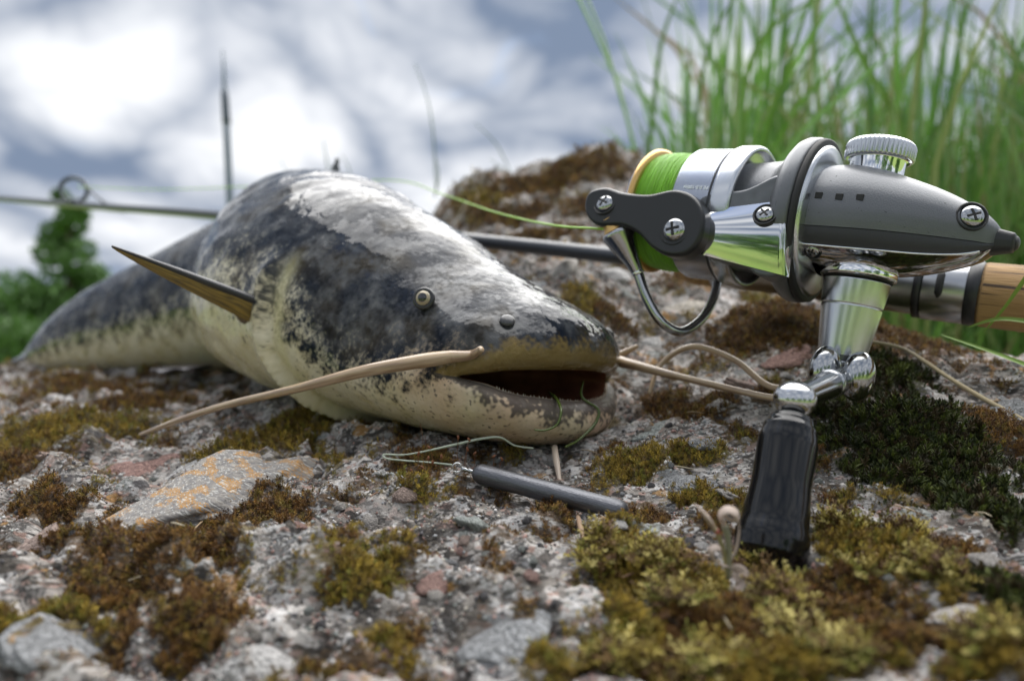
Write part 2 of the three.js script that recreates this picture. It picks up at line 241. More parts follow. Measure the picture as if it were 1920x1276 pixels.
// stones and pebbles in the rock: irregular rounded polyhedra
function stoneGeo(seed, detail, flat = 0.6, rough = 0.22) {
  const g = new THREE.IcosahedronGeometry(1, detail), p = g.attributes.position, o = seed * 7.3;
  for (let i = 0; i < p.count; i++) {
    const v = new THREE.Vector3().fromBufferAttribute(p, i); const q = v.clone();
    let r = 1 + rough * 1.5 * n3(q.x * 0.9 + o, q.y * 0.9, q.z * 0.9) + rough * 0.6 * n3(q.x * 2.6, q.y * 2.6 + o, q.z * 2.6) + rough * 0.14 * n3(q.x * 8, q.y * 8, q.z * 8 + o);
    for (let k = 0; k < 6; k++) { const a = new THREE.Vector3(hash(seed, k, 1) - .5, hash(seed, k, 2) - .5, hash(seed, k, 3) - .5).normalize(); const d = q.dot(a) * r; if (d > 0.74) r *= lerp(1, 0.74 / d, 0.8); }
    v.multiplyScalar(r); v.y *= flat; p.setXYZ(i, v.x, v.y, v.z);
  }
  g.deleteAttribute('normal'); g.deleteAttribute('uv');
  const pos = p.array, map = new Map(), vp = [], idx = [];
  for (let i = 0; i < p.count; i++) { const key = [0, 1, 2].map((k) => Math.round(pos[i * 3 + k] * 1e4)).join(); let j = map.get(key); if (j === undefined) { j = vp.length / 3; map.set(key, j); vp.push(pos[i * 3], pos[i * 3 + 1], pos[i * 3 + 2]); } idx.push(j); }
  const out = new THREE.BufferGeometry(); out.setAttribute('position', new THREE.Float32BufferAttribute(vp, 3)); out.setIndex(idx);
  const uv = []; for (let i = 0; i < vp.length; i += 3) uv.push(vp[i] * 0.5 + vp[i + 1] * 0.2, vp[i + 2] * 0.5 + vp[i + 1] * 0.3); out.setAttribute('uv', new THREE.Float32BufferAttribute(uv, 2));
  out.computeVertexNormals(); return out;
}
const stoneTex = grayTex(512, 512, (u, v) => { worley(u * 40, v * 40, 61); return 0.55 + 0.45 * fbm2(u * 8, v * 8, 5) + (W_[2] < .2 ? -.3 : W_[2] > .8 ? .22 : 0) * sstep(.5, .3, W_[0]); });
const stoneBump = stoneTex;
const stoneCol = (rgb, spread = 0.35) => {
  const t = colTex(384, 384, (u, v) => { worley(u * 44, v * 44, 71 + Math.floor(rgb[0] * 500)); const g = W_[2] < .22 ? .35 : W_[2] > .78 ? 1.45 : 1; const k = (1 + spread * 1.3 * fbm2(u * 6 + rgb[0] * 90, v * 6 + rgb[2] * 50, 5)) * lerp(1, g, sstep(.55, .25, W_[0])); return rgb.map((c) => c * k); });
  return t;
};
const stoneMats = clastCols.map((c) => new THREE.MeshStandardMaterial({ map: stoneCol(c), bumpMap: stoneBump, bumpScale: 0.0016, roughness: 0.88 }));
const stoneGeos = [1, 2, 3, 4, 5, 6, 7, 8].map((s) => stoneGeo(s, 4, 0.62)), pebbleGeos = [11, 12, 13, 14, 15, 16].map((s) => stoneGeo(s, 2, 0.66, 0.26));
function stone(name, [x, z], rx, ry, rz, turn, g, m, sink = 0.35, label) {
  const s = mesh(name, g, m, rock); s.position.set(x, H(x, z) + ry * 0.62 * (1 - 2 * sink), z); s.scale.set(rx, ry, rz);
  const n = Nrm(x, z, 0.006); s.quaternion.setFromUnitVectors(new THREE.Vector3(0, 1, 0), n).multiply(new THREE.Quaternion().setFromAxisAngle(new THREE.Vector3(0, 1, 0), turn));
  if (label) s.userData.label = label; return s;
}
// a long slab with orange lichen
const slabTex = colTex(1024, 512, (u, v) => {
  const k = fbm2(u * 26, v * 8, 5), l = fbm2(u * 7 + 3, v * 2.2 + 8, 5) * 1.2 + 0.22 * n2(u * 130, v * 40); let c = mix3([.26, .24, .215], [.15, .145, .145], clamp(0.5 + k)); c = c.map((q) => q * (1 + 0.3 * n2(u * 330, v * 90)));
  c = mix3(c, [.40, .19, .025], sstep(.10, .24, l) * sstep(.1, -.15, n2(u * 120, v * 80) * .3 - .05)); if (fbm2(u * 44, v * 12 + 40, 4) > .3) c = mix3(c, [.5, .5, .47], .6); return c;
});
const slabMat = new THREE.MeshStandardMaterial({ map: slabTex, bumpMap: stoneBump, bumpScale: 0.0007, roughness: 0.82 });
{
  const g = stoneGeo(31, 5, 0.5, 0.26), p = g.attributes.position; for (let i = 0; i < p.count; i++) { const x = p.getX(i); p.setZ(i, p.getZ(i) * (1 - 0.22 * x * x)); } g.computeVertexNormals();
  const a = [-0.1074,-0.1947], b = [-0.0651,-0.2545]; const c = [(a[0] + b[0]) / 2, (a[1] + b[1]) / 2 - .001];
  const s = stone('stone_slab', c, Math.hypot(b[0] - a[0], b[1] - a[1]) * 0.50, 0.0125, 0.0145, 0, g, slabMat, 0.62, 'long grey slab with orange lichen');
  const dir = new THREE.Vector3(b[0] - a[0], H(...b) - H(...a), b[1] - a[1]).normalize(), side = new THREE.Vector3().crossVectors(dir, new THREE.Vector3(0, 1, 0)).normalize(), upv = new THREE.Vector3().crossVectors(side, dir);
  const lean = 0.35, up2 = upv.clone().multiplyScalar(Math.cos(lean)).addScaledVector(side, Math.sin(lean)), s2 = new THREE.Vector3().crossVectors(dir, up2);
  s.quaternion.setFromRotationMatrix(new THREE.Matrix4().makeBasis(dir, up2, s2));
}
{ // single stones that stand out: place, half sizes in metres, turn, colour
  const T = [[[0.0513,-0.2621], .0115, .0045, .007, .3, 3], [[0.0539,-0.22], .0105, .0055, .008, .2, 2], [[-0.1196,-0.2659], .014, .004, .008, .6, 7], [[-0.1353,-0.2762], .016, .004, .007, .5, 0], [[0.0135,-0.1804], .0035, .0024, .003, .2, 7], [[0.0274,-0.1874], .0036, .003, .003, 1, 7], [[-0.009,-0.1902], .0075, .0045, .005, .8, 3], [[-0.0546,-0.1858], .0034, .0022, .0022, .5, 0], [[0,-0.1489], .012, .006, .009, .3, 2], [[-0.0901,-0.145], .014, .005, .009, .2, 2], [[0.0904,-0.3806], .013, .006, .007, .2, 4], [[0.068,-0.3508], .008, .006, .006, .9, 7], [[0.0553,-0.2162], .006, .004, .004, .2, 1],
    [[-0.1255,-0.1907], .011, .006, .006, .1, 6], [[-0.1412,-0.2272], .012, .005, .006, .4, 4], [[-0.0309,-0.2112], .0042, .003, .003, .2, 6], [[-0.0296,-0.1763], .006, .004, .004, .2, 1], [[0.0111,-0.1692], .006, .0035, .004, .4, 6], [[0.0616,-0.2082], .005, .003, .004, 1.2, 1], [[0.1082,-0.1663], .0035, .0025, .003, .2, 1], [[0.1029,-0.1555], .0025, .002, .002, .3, 2], [[0.1146,-0.3014], .012, .004, .006, .1, 0], [[0.0765,-0.2683], .006, .004, .005, .1, 1], [[0.0915,-0.2877], .010, .004, .006, .4, 6], [[0.0291,-0.3976], .011, .009, .008, .4, 1], [[0.0588,-0.4023], .010, .007, .008, .9, 7], [[0.0112,-0.384], .010, .007, .008, .3, 2], [[0.064,-0.2367], .007, .004, .005, .6, 2], [[0.1692,-0.2516], .011, .005, .007, .7, 2], [[0.0885,-0.1442], .007, .003, .005, .3, 1], [[0.094,-0.1836], .006, .003, .004, .3, 2], [[-0.0497,-0.1446], .008, .004, .005, .3, 7], [[-0.1627,-0.2714], .014, .005, .007, .5, 6], [[-0.219,-0.3329], .018, .006, .010, .2, 2], [[-0.2198,-0.358], .013, .004, .007, .3, 1], [[-0.0449,-0.1918], .0036, .0026, .003, .3, 4], [[-0.0407,-0.2063], .003, .0022, .0026, .6, 1], [[-0.017,-0.1663], .005, .003, .004, .2, 0]];
  T.forEach(([p, a, b, c, r, k], i) => stone('stone', p, a * .9, b * .85, c * .9, r, stoneGeos[i % 8], stoneMats[k], 0.42));
  const R = rng(77); let n = 0;
  while (n < 240) {
    const d = 0.13 + 0.30 * R() * R() + 0.05 * R(), x = (R() - 0.5) * 1.3 * d, z = -d, ms = mossAt(x, z)[0]; if (ms > 0.15 && R() < 0.9) continue;
    if (H(x, z) > 1.08) continue;
    const s = (0.0008 + 0.0017 * R() * R()) * (0.7 + d * 1.6); stone('pebble', [x, z], s * (0.8 + R() * 0.6), s * (0.7 + 0.4 * R()), s, R() * 6.28, pebbleGeos[Math.floor(R() * 6)], stoneMats[Math.floor(R() * 8)], 0.2 + 0.3 * R()); n++;
  }
}
{ // loose grit, too fine to pick apart
  const g = stoneGeo(91, 1, 0.75, 0.3), m = new THREE.MeshStandardMaterial({ roughness: 0.9 }), R = rng(91), N = 26000, im = new THREE.InstancedMesh(g, m, N), M = new THREE.Matrix4(), Q = new THREE.Quaternion(), col = new THREE.Color(); let n = 0;
  while (n < N) {
    const d = 0.11 + 0.42 * Math.pow(R(), 1.5), x = (R() - 0.5) * 1.5 * d, z = -d, ms = mossAt(x, z)[0]; if (ms > 0.2) continue;
    if (fbm2(x * 50, z * 50, 2) < -0.15 + (R() - .5) * .5) continue;
    const s = (0.00022 + 0.0006 * R() * R()) * (0.6 + d * 2); Q.setFromEuler(new THREE.Euler(R() * 6, R() * 6, R() * 6));
    M.compose(new THREE.Vector3(x, H(x, z) + s * 0.25, z), Q, new THREE.Vector3(s, s, s)); im.setMatrixAt(n, M);
    const c = clastCols[Math.floor(R() * 8)], k = 0.6 + 0.6 * R(); im.setColorAt(n, col.setRGB(c[0] * k, c[1] * k, c[2] * k)); n++;
  }
  im.name = 'grit'; im.userData.kind = 'stuff'; im.castShadow = im.receiveShadow = true; rock.add(im);
}

// ---------------------------------------------------------------- moss: shoots with small pointed leaves
function shootGeo(seed, h, leaves, len, wid, bend, spreadTop) {
  const R = rng(seed), pos = [], idx = [];
  const stem = (t) => [bend * h * t * t, h * t, 0];
  for (let i = 0; i < leaves; i++) {
    const t = 0.12 + 0.88 * i / (leaves - 1), b = stem(t), a = i * 2.4 + R(), up = lerp(0.35, 1.1, t * spreadTop) + 0.25 * R(), l = len * (0.7 + 0.5 * R()) * (t > 0.9 ? 0.8 : 1);
    const dx = Math.cos(a) * Math.cos(up), dz = Math.sin(a) * Math.cos(up), dy = Math.sin(up), px = -Math.sin(a), pz = Math.cos(a), k = pos.length / 3;
    const mid = [b[0] + dx * l * 0.5, b[1] + dy * l * 0.5 , b[2] + dz * l * 0.5], tip = [b[0] + dx * l, b[1] + dy * l * 0.8, b[2] + dz * l];
    pos.push(...b, mid[0] + px * wid, mid[1], mid[2] + pz * wid, mid[0] - px * wid, mid[1], mid[2] - pz * wid, ...tip);
    idx.push(k, k + 1, k + 2, k + 1, k + 3, k + 2);
  }
  const g = new THREE.BufferGeometry(); g.setAttribute('position', new THREE.Float32BufferAttribute(pos, 3)); g.setIndex(idx); g.computeVertexNormals(); return g;
}
const mossKinds = [
  { name: 'brown_moss', label: 'low brown cushion moss spread over the rock', geo: [shootGeo(1, .0023, 16, .0013, .00014, .2, 1), shootGeo(2, .0019, 15, .0014, .00013, -.3, .9)], cols: [[.14, .064, .012], [.20, .10, .016], [.085, .04, .012], [.26, .15, .027], [.055, .028, .012], [.17, .12, .018]] },
  { name: 'dark_green_moss', label: 'thick dark green cushion moss beside the reel handle', geo: [shootGeo(3, .0038, 20, .0024, .00028, .15, 1.15), shootGeo(4, .0033, 18, .0026, .00026, -.1, 1.15)], cols: [[.026, .038, .005], [.05, .066, .008], [.085, .105, .012], [.028, .022, .006], [.055, .036, .010]] },
  { name: 'feather_moss', label: 'yellow green feathery moss around the foot of the reel knob', geo: [shootGeo(5, .0052, 28, .0020, .00024, .75, .7), shootGeo(6, .0044, 22, .0021, .00024, 1.0, .6), shootGeo(8, .0026, 13, .0014, .00022, .3, 1)], cols: [[.08, .036, .010], [.13, .07, .012], [.18, .13, .016], [.26, .20, .028], [.34, .28, .06], [.48, .41, .14], [.15, .15, .018], [.09, .05, .012]] },
  { name: 'golden_moss', label: 'golden olive moss in small cushions between the stones', geo: [shootGeo(9, .0025, 16, .0015, .00015, .2, 1), shootGeo(10, .0028, 16, .0014, .00014, .4, .9)], cols: [[.24, .16, .016], [.16, .115, .013], [.33, .235, .028], [.12, .065, .012], [.18, .165, .018]] },
];
{
  const R = rng(123), put = mossKinds.map((k) => k.geo.map(() => []));
  let tries = 0;
  for (let i = 0; i < 1500000; i++) {
    const d = 0.105 * Math.pow(7.6, R()), x = (R() - 0.5) * 1.65 * d, z = -d;
    const ms = mossAt(x, z); if (ms[0] < 0.02 + 0.7 * R() * R()) continue;
    const k = ms[1], v = Math.floor(R() * mossKinds[k].geo.length);
    const sp = k === 1 ? 0.30 : k === 2 ? 0.36 : 0.52; if (R() > sp) continue;
    put[k][v].push([x, z, ms[0]]);
  }
  mossKinds.forEach((K, ki) => {
    const gr = tag(group(K.name), K.label, 'moss', null, 'stuff');
    const gsum = put[ki], mat = new THREE.MeshPhysicalMaterial({ roughness: 0.75, side: THREE.DoubleSide });
    gsum.forEach((list, vi) => {
      const im = new THREE.InstancedMesh(K.geo[vi], mat, list.length), M = new THREE.Matrix4(), Q = new THREE.Quaternion(), Q2 = new THREE.Quaternion(), col = new THREE.Color();
      list.forEach(([x, z, s0], i) => {
        const n = Nrm(x, z), lod = Math.max(1, -z / 0.24), s = (0.5 + 0.85 * R() * R() + .25 * R()) * lerp(0.42, 0.88, sstep(.0, .9, s0)) * lod;
        n.x += (R() - .5) * .7; n.z += (R() - .5) * .7; n.y += 0.35; n.normalize();
        Q.setFromUnitVectors(new THREE.Vector3(0, 1, 0), n).multiply(Q2.setFromAxisAngle(new THREE.Vector3(0, 1, 0), R() * 6.28));
        M.compose(new THREE.Vector3(x, H(x, z) - 0.0005, z), Q, new THREE.Vector3(s, s, s)); im.setMatrixAt(i, M);
        const L = K.cols.length, c = K.cols[Math.floor(clamp(0.5 + 0.45 * n2(x * 140 + ki, z * 140) + 0.3 * n2(x * 400, z * 400 + ki) + (R() - .5) * .8, 0, .999) * L)], k = 0.75 + 0.5 * R(); im.setColorAt(i, col.setRGB(c[0] * k, c[1] * k, c[2] * k));
      });
      im.name = 'moss_shoots'; im.castShadow = im.receiveShadow = true; im.userData.kind = 'stuff'; gr.add(im);
    });
    console.log(K.name, gsum.map((l) => l.length).join());
  });
}

// ---------------------------------------------------------------- catfish
// control net: columns run from the throat over the lip and back along the body, rows j = 0 (back) ... 8 (belly) on one side
const fish = tag(group('catfish'), 'large wet catfish with dark back, cream belly and half open mouth', 'fish');
const FO = new THREE.Vector3(.0155, 1, -.27), Fh = new THREE.Vector3(.77, 0, .638), Fn = new THREE.Vector3(-.636, .058, .768).normalize(), Fu = new THREE.Vector3().crossVectors(Fn, Fh).negate().normalize();
if (Fu.y < 0) Fu.negate();
const headP = (a, w, v) => FO.clone().addScaledVector(Fh, a / 1000).addScaledVector(Fn, w / 1000).addScaledVector(Fu, v / 1000);
const net = [];   // net[c][j] for the near side, net2 for the far side
const head = [
  /* throat */[[-55, 0, -8], [-55, 6, -8.5], [-55, 11, -9.5], [-56, 14, -11], [-56, 15, -13], [-56, 14, -15], [-55, 11, -16.5], [-55, 6, -17.5], [-55, 0, -18]],
  /* mouth  */[[-25, 0, -2.5], [-25, 13, -3.5], [-26, 23, -6], [-28, 30, -10], [-30, 32, -13.5], [-28, 30, -18], [-26, 23, -23], [-25, 13, -26], [-25, 0, -27]],
  /* inner  */[[9, 0, -9.6], [6.8, 16, -10], [1.5, 28, -10.8], [-4, 34, -12.4], [-13, 37.5, -14.4], [-4, 34, -16.8], [1, 27.5, -20.2], [6, 15, -22], [8.5, 0, -23]],
  /* rim    */[[13, 0, -10.4], [11, 17.6, -10.8], [5.6, 30.6, -11.4], [0.2, 37.8, -12.7], [-8, 42, -14.5], [0.5, 38, -16.8], [5.6, 30.5, -19.4], [10.6, 17.5, -21], [13.2, 0, -21.8]],
  [[17.2, 0, -7], [14.9, 19.2, -7.3], [8.6, 33.2, -7.8], [2.6, 41, -9.6], [-10, 45, -14.2], [2.6, 41.5, -19.6], [8.4, 33, -23.2], [14.2, 19, -25.2], [17.2, 0, -26.4]],
  [[17.2, 0, .8], [14.8, 19.2, .2], [8.2, 33.2, -1], [.5, 41.8, -3.6], [-14, 46.8, -13.4], [-1.5, 42.6, -23.6], [6, 33.4, -29], [12.6, 18.6, -32], [15.8, 0, -33]],
  [[10, 0, 9.2], [8, 18.4, 8.3], [1.5, 32.8, 5.8], [-6, 43.2, 1.4], [-22, 48.2, -12], [-12, 44.2, -25.3], [-4, 33, -33.2], [1, 17.5, -36.8], [4, 0, -37.8]],
  [[-8, 0, 18.5], [-9, 18.2, 17], [-13, 34, 12.2], [-19, 44.8, 4.4], [-34, 49.5, -11], [-26, 46.6, -25], [-19, 34.5, -33.5], [-16, 18, -37], [-14, 0, -38]],
  [[-32, 0, 31], [-33, 18.5, 29], [-35, 35.5, 21], [-38, 46, 8.5], [-50, 50.7, -9.5], [-44, 48, -23], [-38, 36, -32], [-36, 19, -36], [-34, 0, -37]],
  [[-60, 0, 48], [-60, 20, 45.5], [-61, 38, 35], [-63, 49.5, 17], [-66, 53, -6], [-64, 49.5, -19], [-63, 37, -29], [-62, 20, -34], [-62, 0, -35]],
  [[-90, 0, 64], [-90, 21, 60.5], [-90, 40, 47], [-90, 54, 26], [-90, 59, 0], [-90, 54, -16], [-90, 41, -26.5], [-90, 22, -31], [-90, 0, -32]],
];
const net2 = [];
for (const col of head) { net.push(col.map(([a, w, v]) => headP(a, w, v))); const ci = net.length - 1; net2.push(col.map(([a, w, v], j) => headP(a + (j === 4 && ci > 1 && ci < 7 ? 7 : (j === 3 || j === 5) && ci > 1 && ci < 6 ? 1 : 0), -w * (ci > 2 && ci < 7 ? .95 : 1), v))); }
const spine = [[-.079, -.357, 80, -28, 64], [-.099, -.391, 91, -25, 67], [-.117, -.427, 98, -22, 63], [-.143, -.468, 92, -20, 55], [-.180, -.502, 88, -22, 52], [-.243, -.534, 68, -24, 44], [-.316, -.563, 42, -26, 33], [-.357, -.580, 20, -27, 24], [-.393, -.595, -8, -28, 11], [-.425, -.608, -20, -27.5, 5], [-.445, -.616, -22, -26, 2]];
spine.forEach(([x, z, T, B, W], i) => {
  const p = i ? spine[i - 1] : [-.0538, -.3276], q = spine[Math.min(i + 1, spine.length - 1)];
  const t = new THREE.Vector3(q[0] - p[0], 0, q[1] - p[1]).normalize(), side = new THREE.Vector3(t.z, 0, -t.x); if (side.z < 0) side.negate();
  const A = [], Bc = [], yc = B + 0.42 * (T - B);
  for (let j = 0; j <= 8; j++) {
    const th = j / 8 * Math.PI, c = Math.cos(th), w = W * Math.pow(Math.sin(th), 0.92) * (c > 0 ? 1 - 0.10 * c : 1), v = c > 0 ? yc + (T - yc) * Math.pow(c, 0.95) : yc - (yc - B) * Math.pow(-c, 0.78);
    for (const [s, arr] of [[1, A], [-1, Bc]]) arr.push(new THREE.Vector3(x, 1 + v / 1000, z).addScaledVector(side, s * (j === 0 || j === 8 ? 0 : w) / 1000));
  }
  net.push(A); net2.push(Bc);
});
const NC = net.length, ctrl = net.map((col, c) => [...col, ...net2[c].slice(1, 8).reverse()]);   // 16 points round
const cr = (a, b, c, d, t) => 0.5 * (2 * b + (c - a) * t + (2 * a - 5 * b + 4 * c - d) * t * t + (3 * b - a - 3 * c + d) * t * t * t);
function ringAt(c) {
  const i = Math.min(Math.floor(c), NC - 2), t = c - i, P = (k) => ctrl[clamp(k, 0, NC - 1)], out = [];
  for (let j = 0; j < 16; j++) { const a = P(i - 1)[j], b = P(i)[j], d = P(i + 1)[j], e = P(i + 2)[j]; out.push([cr(a.x, b.x, d.x, e.x, t), cr(a.y, b.y, d.y, e.y, t), cr(a.z, b.z, d.z, e.z, t)]); }
  return out;
}
function onRing(ring, f) { const x = f * 16, i = Math.floor(x), t = x - i, g = (k) => ring[((k % 16) + 16) % 16], a = g(i - 1), b = g(i), c = g(i + 1), d = g(i + 2); return [cr(a[0], b[0], c[0], d[0], t), cr(a[1], b[1], c[1], d[1], t), cr(a[2], b[2], c[2], d[2], t)]; }
const fold = (f) => { const x = ((f % 1) + 1) % 1 * 16; return x <= 8 ? x : 16 - x; };
const skinAt = (c, f) => onRing(ringAt(c), f);
// gill opening: column at which the cover ends, by row
const gillC = (j) => 10.25 - 0.10 * Math.abs(j - 3.4) - 0.13 * Math.max(0, j - 4.5) - (j < 2.6 ? 0.4 * (2.6 - j) : 0);
function skinRelief(c, j, p) {   // metres outward
  let h = 0;
  if (c > 3.4) h += 0.00035 * fbm3(p[0] * 90, p[1] * 90, p[2] * 90, 3);
  const g = c - gillC(j), show = sstep(2.75, 3.4, j) * sstep(7.8, 7, j);
  if (g > -0.075 && g < 1.2) h -= show * 0.0048 * (g < 0 ? sstep(-.075, 0, g) : Math.exp(-g * 5));
  if (g > -0.5 && g <= 0) h += show * 0.0012 * sstep(-.5, -.08, g);
  if (c > 10.3 && c < 13) h += 0.0009 * n3(p[0] * 34, p[1] * 60, p[2] * 34) * sstep(10.3, 10.8, c);
  return h;
}
const fishTexW = 1664, fishTexH = 832;
const fishData = new Uint8Array(fishTexW * fishTexH * 4), fishRough = new Uint8Array(fishTexW * fishTexH * 4), fishBump = new Uint8Array(fishTexW * fishTexH * 4), fishSpec = new Uint8Array(fishTexW * fishTexH * 4);
const CU = NC - 1;
for (let ix = 0; ix < fishTexW; ix++) {
  const c = (ix + .5) / fishTexW * CU, ring = ringAt(c);
  for (let iy = 0; iy < fishTexH; iy++) {
    const f = (iy + .5) / fishTexH, j = fold(f), p = onRing(ring, f), [x, y, z] = p;
    const A1 = fbm3(x * 70, y * 70, z * 70, 4), A2 = n3(x * 420, y * 420, z * 420), A3 = n3(x * 1400, y * 1400, z * 1400), A4 = fbm3(x * 24 + 8, y * 24, z * 24, 3), A5 = fbm3(x * 180 - 3, y * 180, z * 180, 3);
    // pigment
    let dark = mix3([.010, .0135, .022], [.036, .040, .048], clamp(0.42 + A1 * .9 + A4 * .4)); dark = mix3(dark, [.040, .030, .014], clamp(A4 * 1.5 - .05)); dark = dark.map((v) => v * (1 + .22 * A2 + .16 * A3));
    let cream = mix3([.54, .47, .29], [.60, .55, .42], clamp(.5 + A1)); cream = cream.map((v) => v * (1 + .05 * A2));
    if (c < 9) cream = mix3(cream, [.56, .39, .27], sstep(9, 5.5, c) * 0.85 * clamp(.75 + A4));
    const bj = c < 3 ? 4 : c < 6.5 ? 4.05 : c < 9 ? lerp(4.05, 4.55, (c - 6.5) / 2.5) : c < 10 ? lerp(4.55, 3.6, c - 9) : c < 11 ? lerp(3.6, 3.55, c - 10) : c < 13 ? lerp(3.55, 4.4, (c - 11) / 2) : 4.4;
    let k = sstep(-.62, .62, j - bj + A1 * .85 + A5 * .75 + A2 * .40 + A3 * .28);
    let col = mix3(dark, cream, k);
    if (k > 0.4 && A2 + A5 * 1.2 > 0.86 + (j - bj) * .30) col = mix3(col, [.10, .09, .08], .75);                         // dark flecks
    col = mix3(col, [.105, .108, .115], (1 - k) * clamp(-.02 + A1 * 1.0 + A5 * .6 + A4 * .7));                     // pale marbling of the flank
    const gg = c - gillC(j); if (j > 2.3 && j < 7.5) { col = mix3(col, [.56, .52, .30], Math.exp(-(((gg + 0.20) / 0.10) ** 2)) * .55 * sstep(2.6, 3.2, j)); }
    // lips
    const lipU = j < 4.1 ? sstep(5.05, 4.3, c + A2 * .22 + A1 * .5) * sstep(2.4, 3.0, c) : 0; col = mix3(col, [.26, .185, .07], lipU * .8);
    const lipL = j > 4.0 ? sstep(4.7, 3.9, c + A2 * .5 + A1 * .9 + A5 * .6) * sstep(2.6, 3.1, c) : 0; col = mix3(col, [.075, .064, .060], lipL * .92);
    if (j > 5 && c > 5 && c < 8) { const sp = fbm3(x * 330, y * 330, z * 330, 2); if (sp > .36) col = mix3(col, [.13, .10, .075], sstep(.36, .5, sp) * .8); }
    // flesh of the mouth
    const flesh = sstep(2.75, 2.35, c); const fl = mix3([.27, .115, .07], [.17, .065, .04], clamp(.5 + A1)); col = mix3(col, fl, flesh);
    const i = (iy * fishTexW + ix) * 4; fishData[i] = toS(col[0]); fishData[i + 1] = toS(col[1]); fishData[i + 2] = toS(col[2]); fishData[i + 3] = 255;
    // slime film: smooth where wet, dull where it has dried, with ragged borders
    const wet = fbm3(x * 42 + 3, y * 75 - 7, z * 42, 5) + .42 * A5 + .22 * A2 + .10 * A3;
    let ro = lerp(.30, .06, sstep(-.08, .05, wet + .14)); if (c < 5 && j > 4) ro = .25; if (k > .6) ro = lerp(ro, .32, .75); if (flesh > .5) ro = .25;
    fishRough[i] = fishRough[i + 1] = fishRough[i + 2] = ro * 255; fishRough[i + 3] = 255;
    const film = fbm3(x * 30 - 11, y * 52 + 2, z * 30 + 5, 4) * 1.3 + .45 * A5 + .30 * A2 + .14 * A3, sp = lerp(.22, .62, sstep(-.20, .16, film)) * 255; fishSpec[i] = fishSpec[i + 1] = fishSpec[i + 2] = fishSpec[i + 3] = sp;
    const bp = .5 + .10 * A5 + .22 * A1 + (ro > .2 ? .08 * A2 + .06 * A3 : .015 * A2); fishBump[i] = fishBump[i + 1] = fishBump[i + 2] = clamp(bp) * 255; fishBump[i + 3] = 255;
  }
}
function dt(data, w, h, srgb) { const t = new THREE.DataTexture(data, w, h); t.magFilter = t.minFilter = THREE.LinearFilter; t.wrapS = THREE.ClampToEdgeWrapping; t.wrapT = THREE.RepeatWrapping; if (srgb) t.colorSpace = THREE.SRGBColorSpace; t.needsUpdate = true; return t; }
const fishMat = new THREE.MeshPhysicalMaterial({ map: dt(fishData, fishTexW, fishTexH, true), roughnessMap: dt(fishRough, fishTexW, fishTexH), roughness: 1, bumpMap: dt(fishBump, fishTexW, fishTexH), bumpScale: 0.0006, ior: 1.42, specularIntensity: 1, specularIntensityMap: dt(fishSpec, fishTexW, fishTexH) });
{
  const cs = []; for (let c = 0; c < 3; c += .12) cs.push(c); for (let c = 3; c < 10.8; c += .035) cs.push(c); for (let c = 10.8; c < CU; c += .08) cs.push(c); cs.push(CU);
  const NF = 288, pos = [], uv = [], idx = [], rows = cs.length;
  const base = cs.map((c) => { const ring = ringAt(c), out = []; for (let k = 0; k <= NF; k++) out.push(onRing(ring, k / NF)); return out; });
  for (let i = 0; i < rows; i++) for (let k = 0; k <= NF; k++) {
    const p = base[i][k], q = base[Math.max(i - 1, 0)][k], r = base[Math.min(i + 1, rows - 1)][k], s = base[i][(k + NF - 1) % NF], t = base[i][(k + 1) % NF];
    const n = new THREE.Vector3(r[0] - q[0], r[1] - q[1], r[2] - q[2]).cross(new THREE.Vector3(t[0] - s[0], t[1] - s[1], t[2] - s[2])); if (n.lengthSq() > 0) n.normalize();
    const h = skinRelief(cs[i], fold(k / NF), p), sg = -1; pos.push(p[0] + sg * n.x * h, p[1] + sg * n.y * h, p[2] + sg * n.z * h); uv.push(cs[i] / CU, k / NF);
  }
  for (let i = 0; i < rows - 1; i++) for (let k = 0; k < NF; k++) { const a = i * (NF + 1) + k, b = a + NF + 1; idx.push(a, a + 1, b, a + 1, b + 1, b); }
  for (const i of [0, rows - 1]) { let m = [0, 0, 0]; for (let k = 0; k < NF; k++) for (let d = 0; d < 3; d++) m[d] += base[i][k][d] / NF; const c = pos.length / 3; pos.push(...m); uv.push(cs[i] / CU, .5); for (let k = 0; k < NF; k++) { const a = i * (NF + 1) + k; i ? idx.push(c, a, a + 1) : idx.push(c, a + 1, a); } }
  const g = new THREE.BufferGeometry(); g.setAttribute('position', new THREE.Float32BufferAttribute(pos, 3)); g.setAttribute('uv', new THREE.Float32BufferAttribute(uv, 2)); g.setIndex(idx); g.computeVertexNormals();
  const N = g.attributes.normal; for (let i = 0; i < rows; i++) { const a = i * (NF + 1), b = a + NF, v = new THREE.Vector3().fromBufferAttribute(N, a).add(new THREE.Vector3().fromBufferAttribute(N, b)).normalize(); N.setXYZ(a, v.x, v.y, v.z); N.setXYZ(b, v.x, v.y, v.z); }
  mesh('body', g, fishMat, fish);
}
function skinFrame(c, f) { const p = V(skinAt(c, f)), a = V(skinAt(c + .02, f)), b = V(skinAt(c, f + .002)); const n = a.sub(p).cross(b.sub(p)).normalize().negate(); return [p, n]; }
const blackGloss = std([.008, .009, .012], .06, 0, { clearcoat: 1, clearcoatRoughness: .03 });
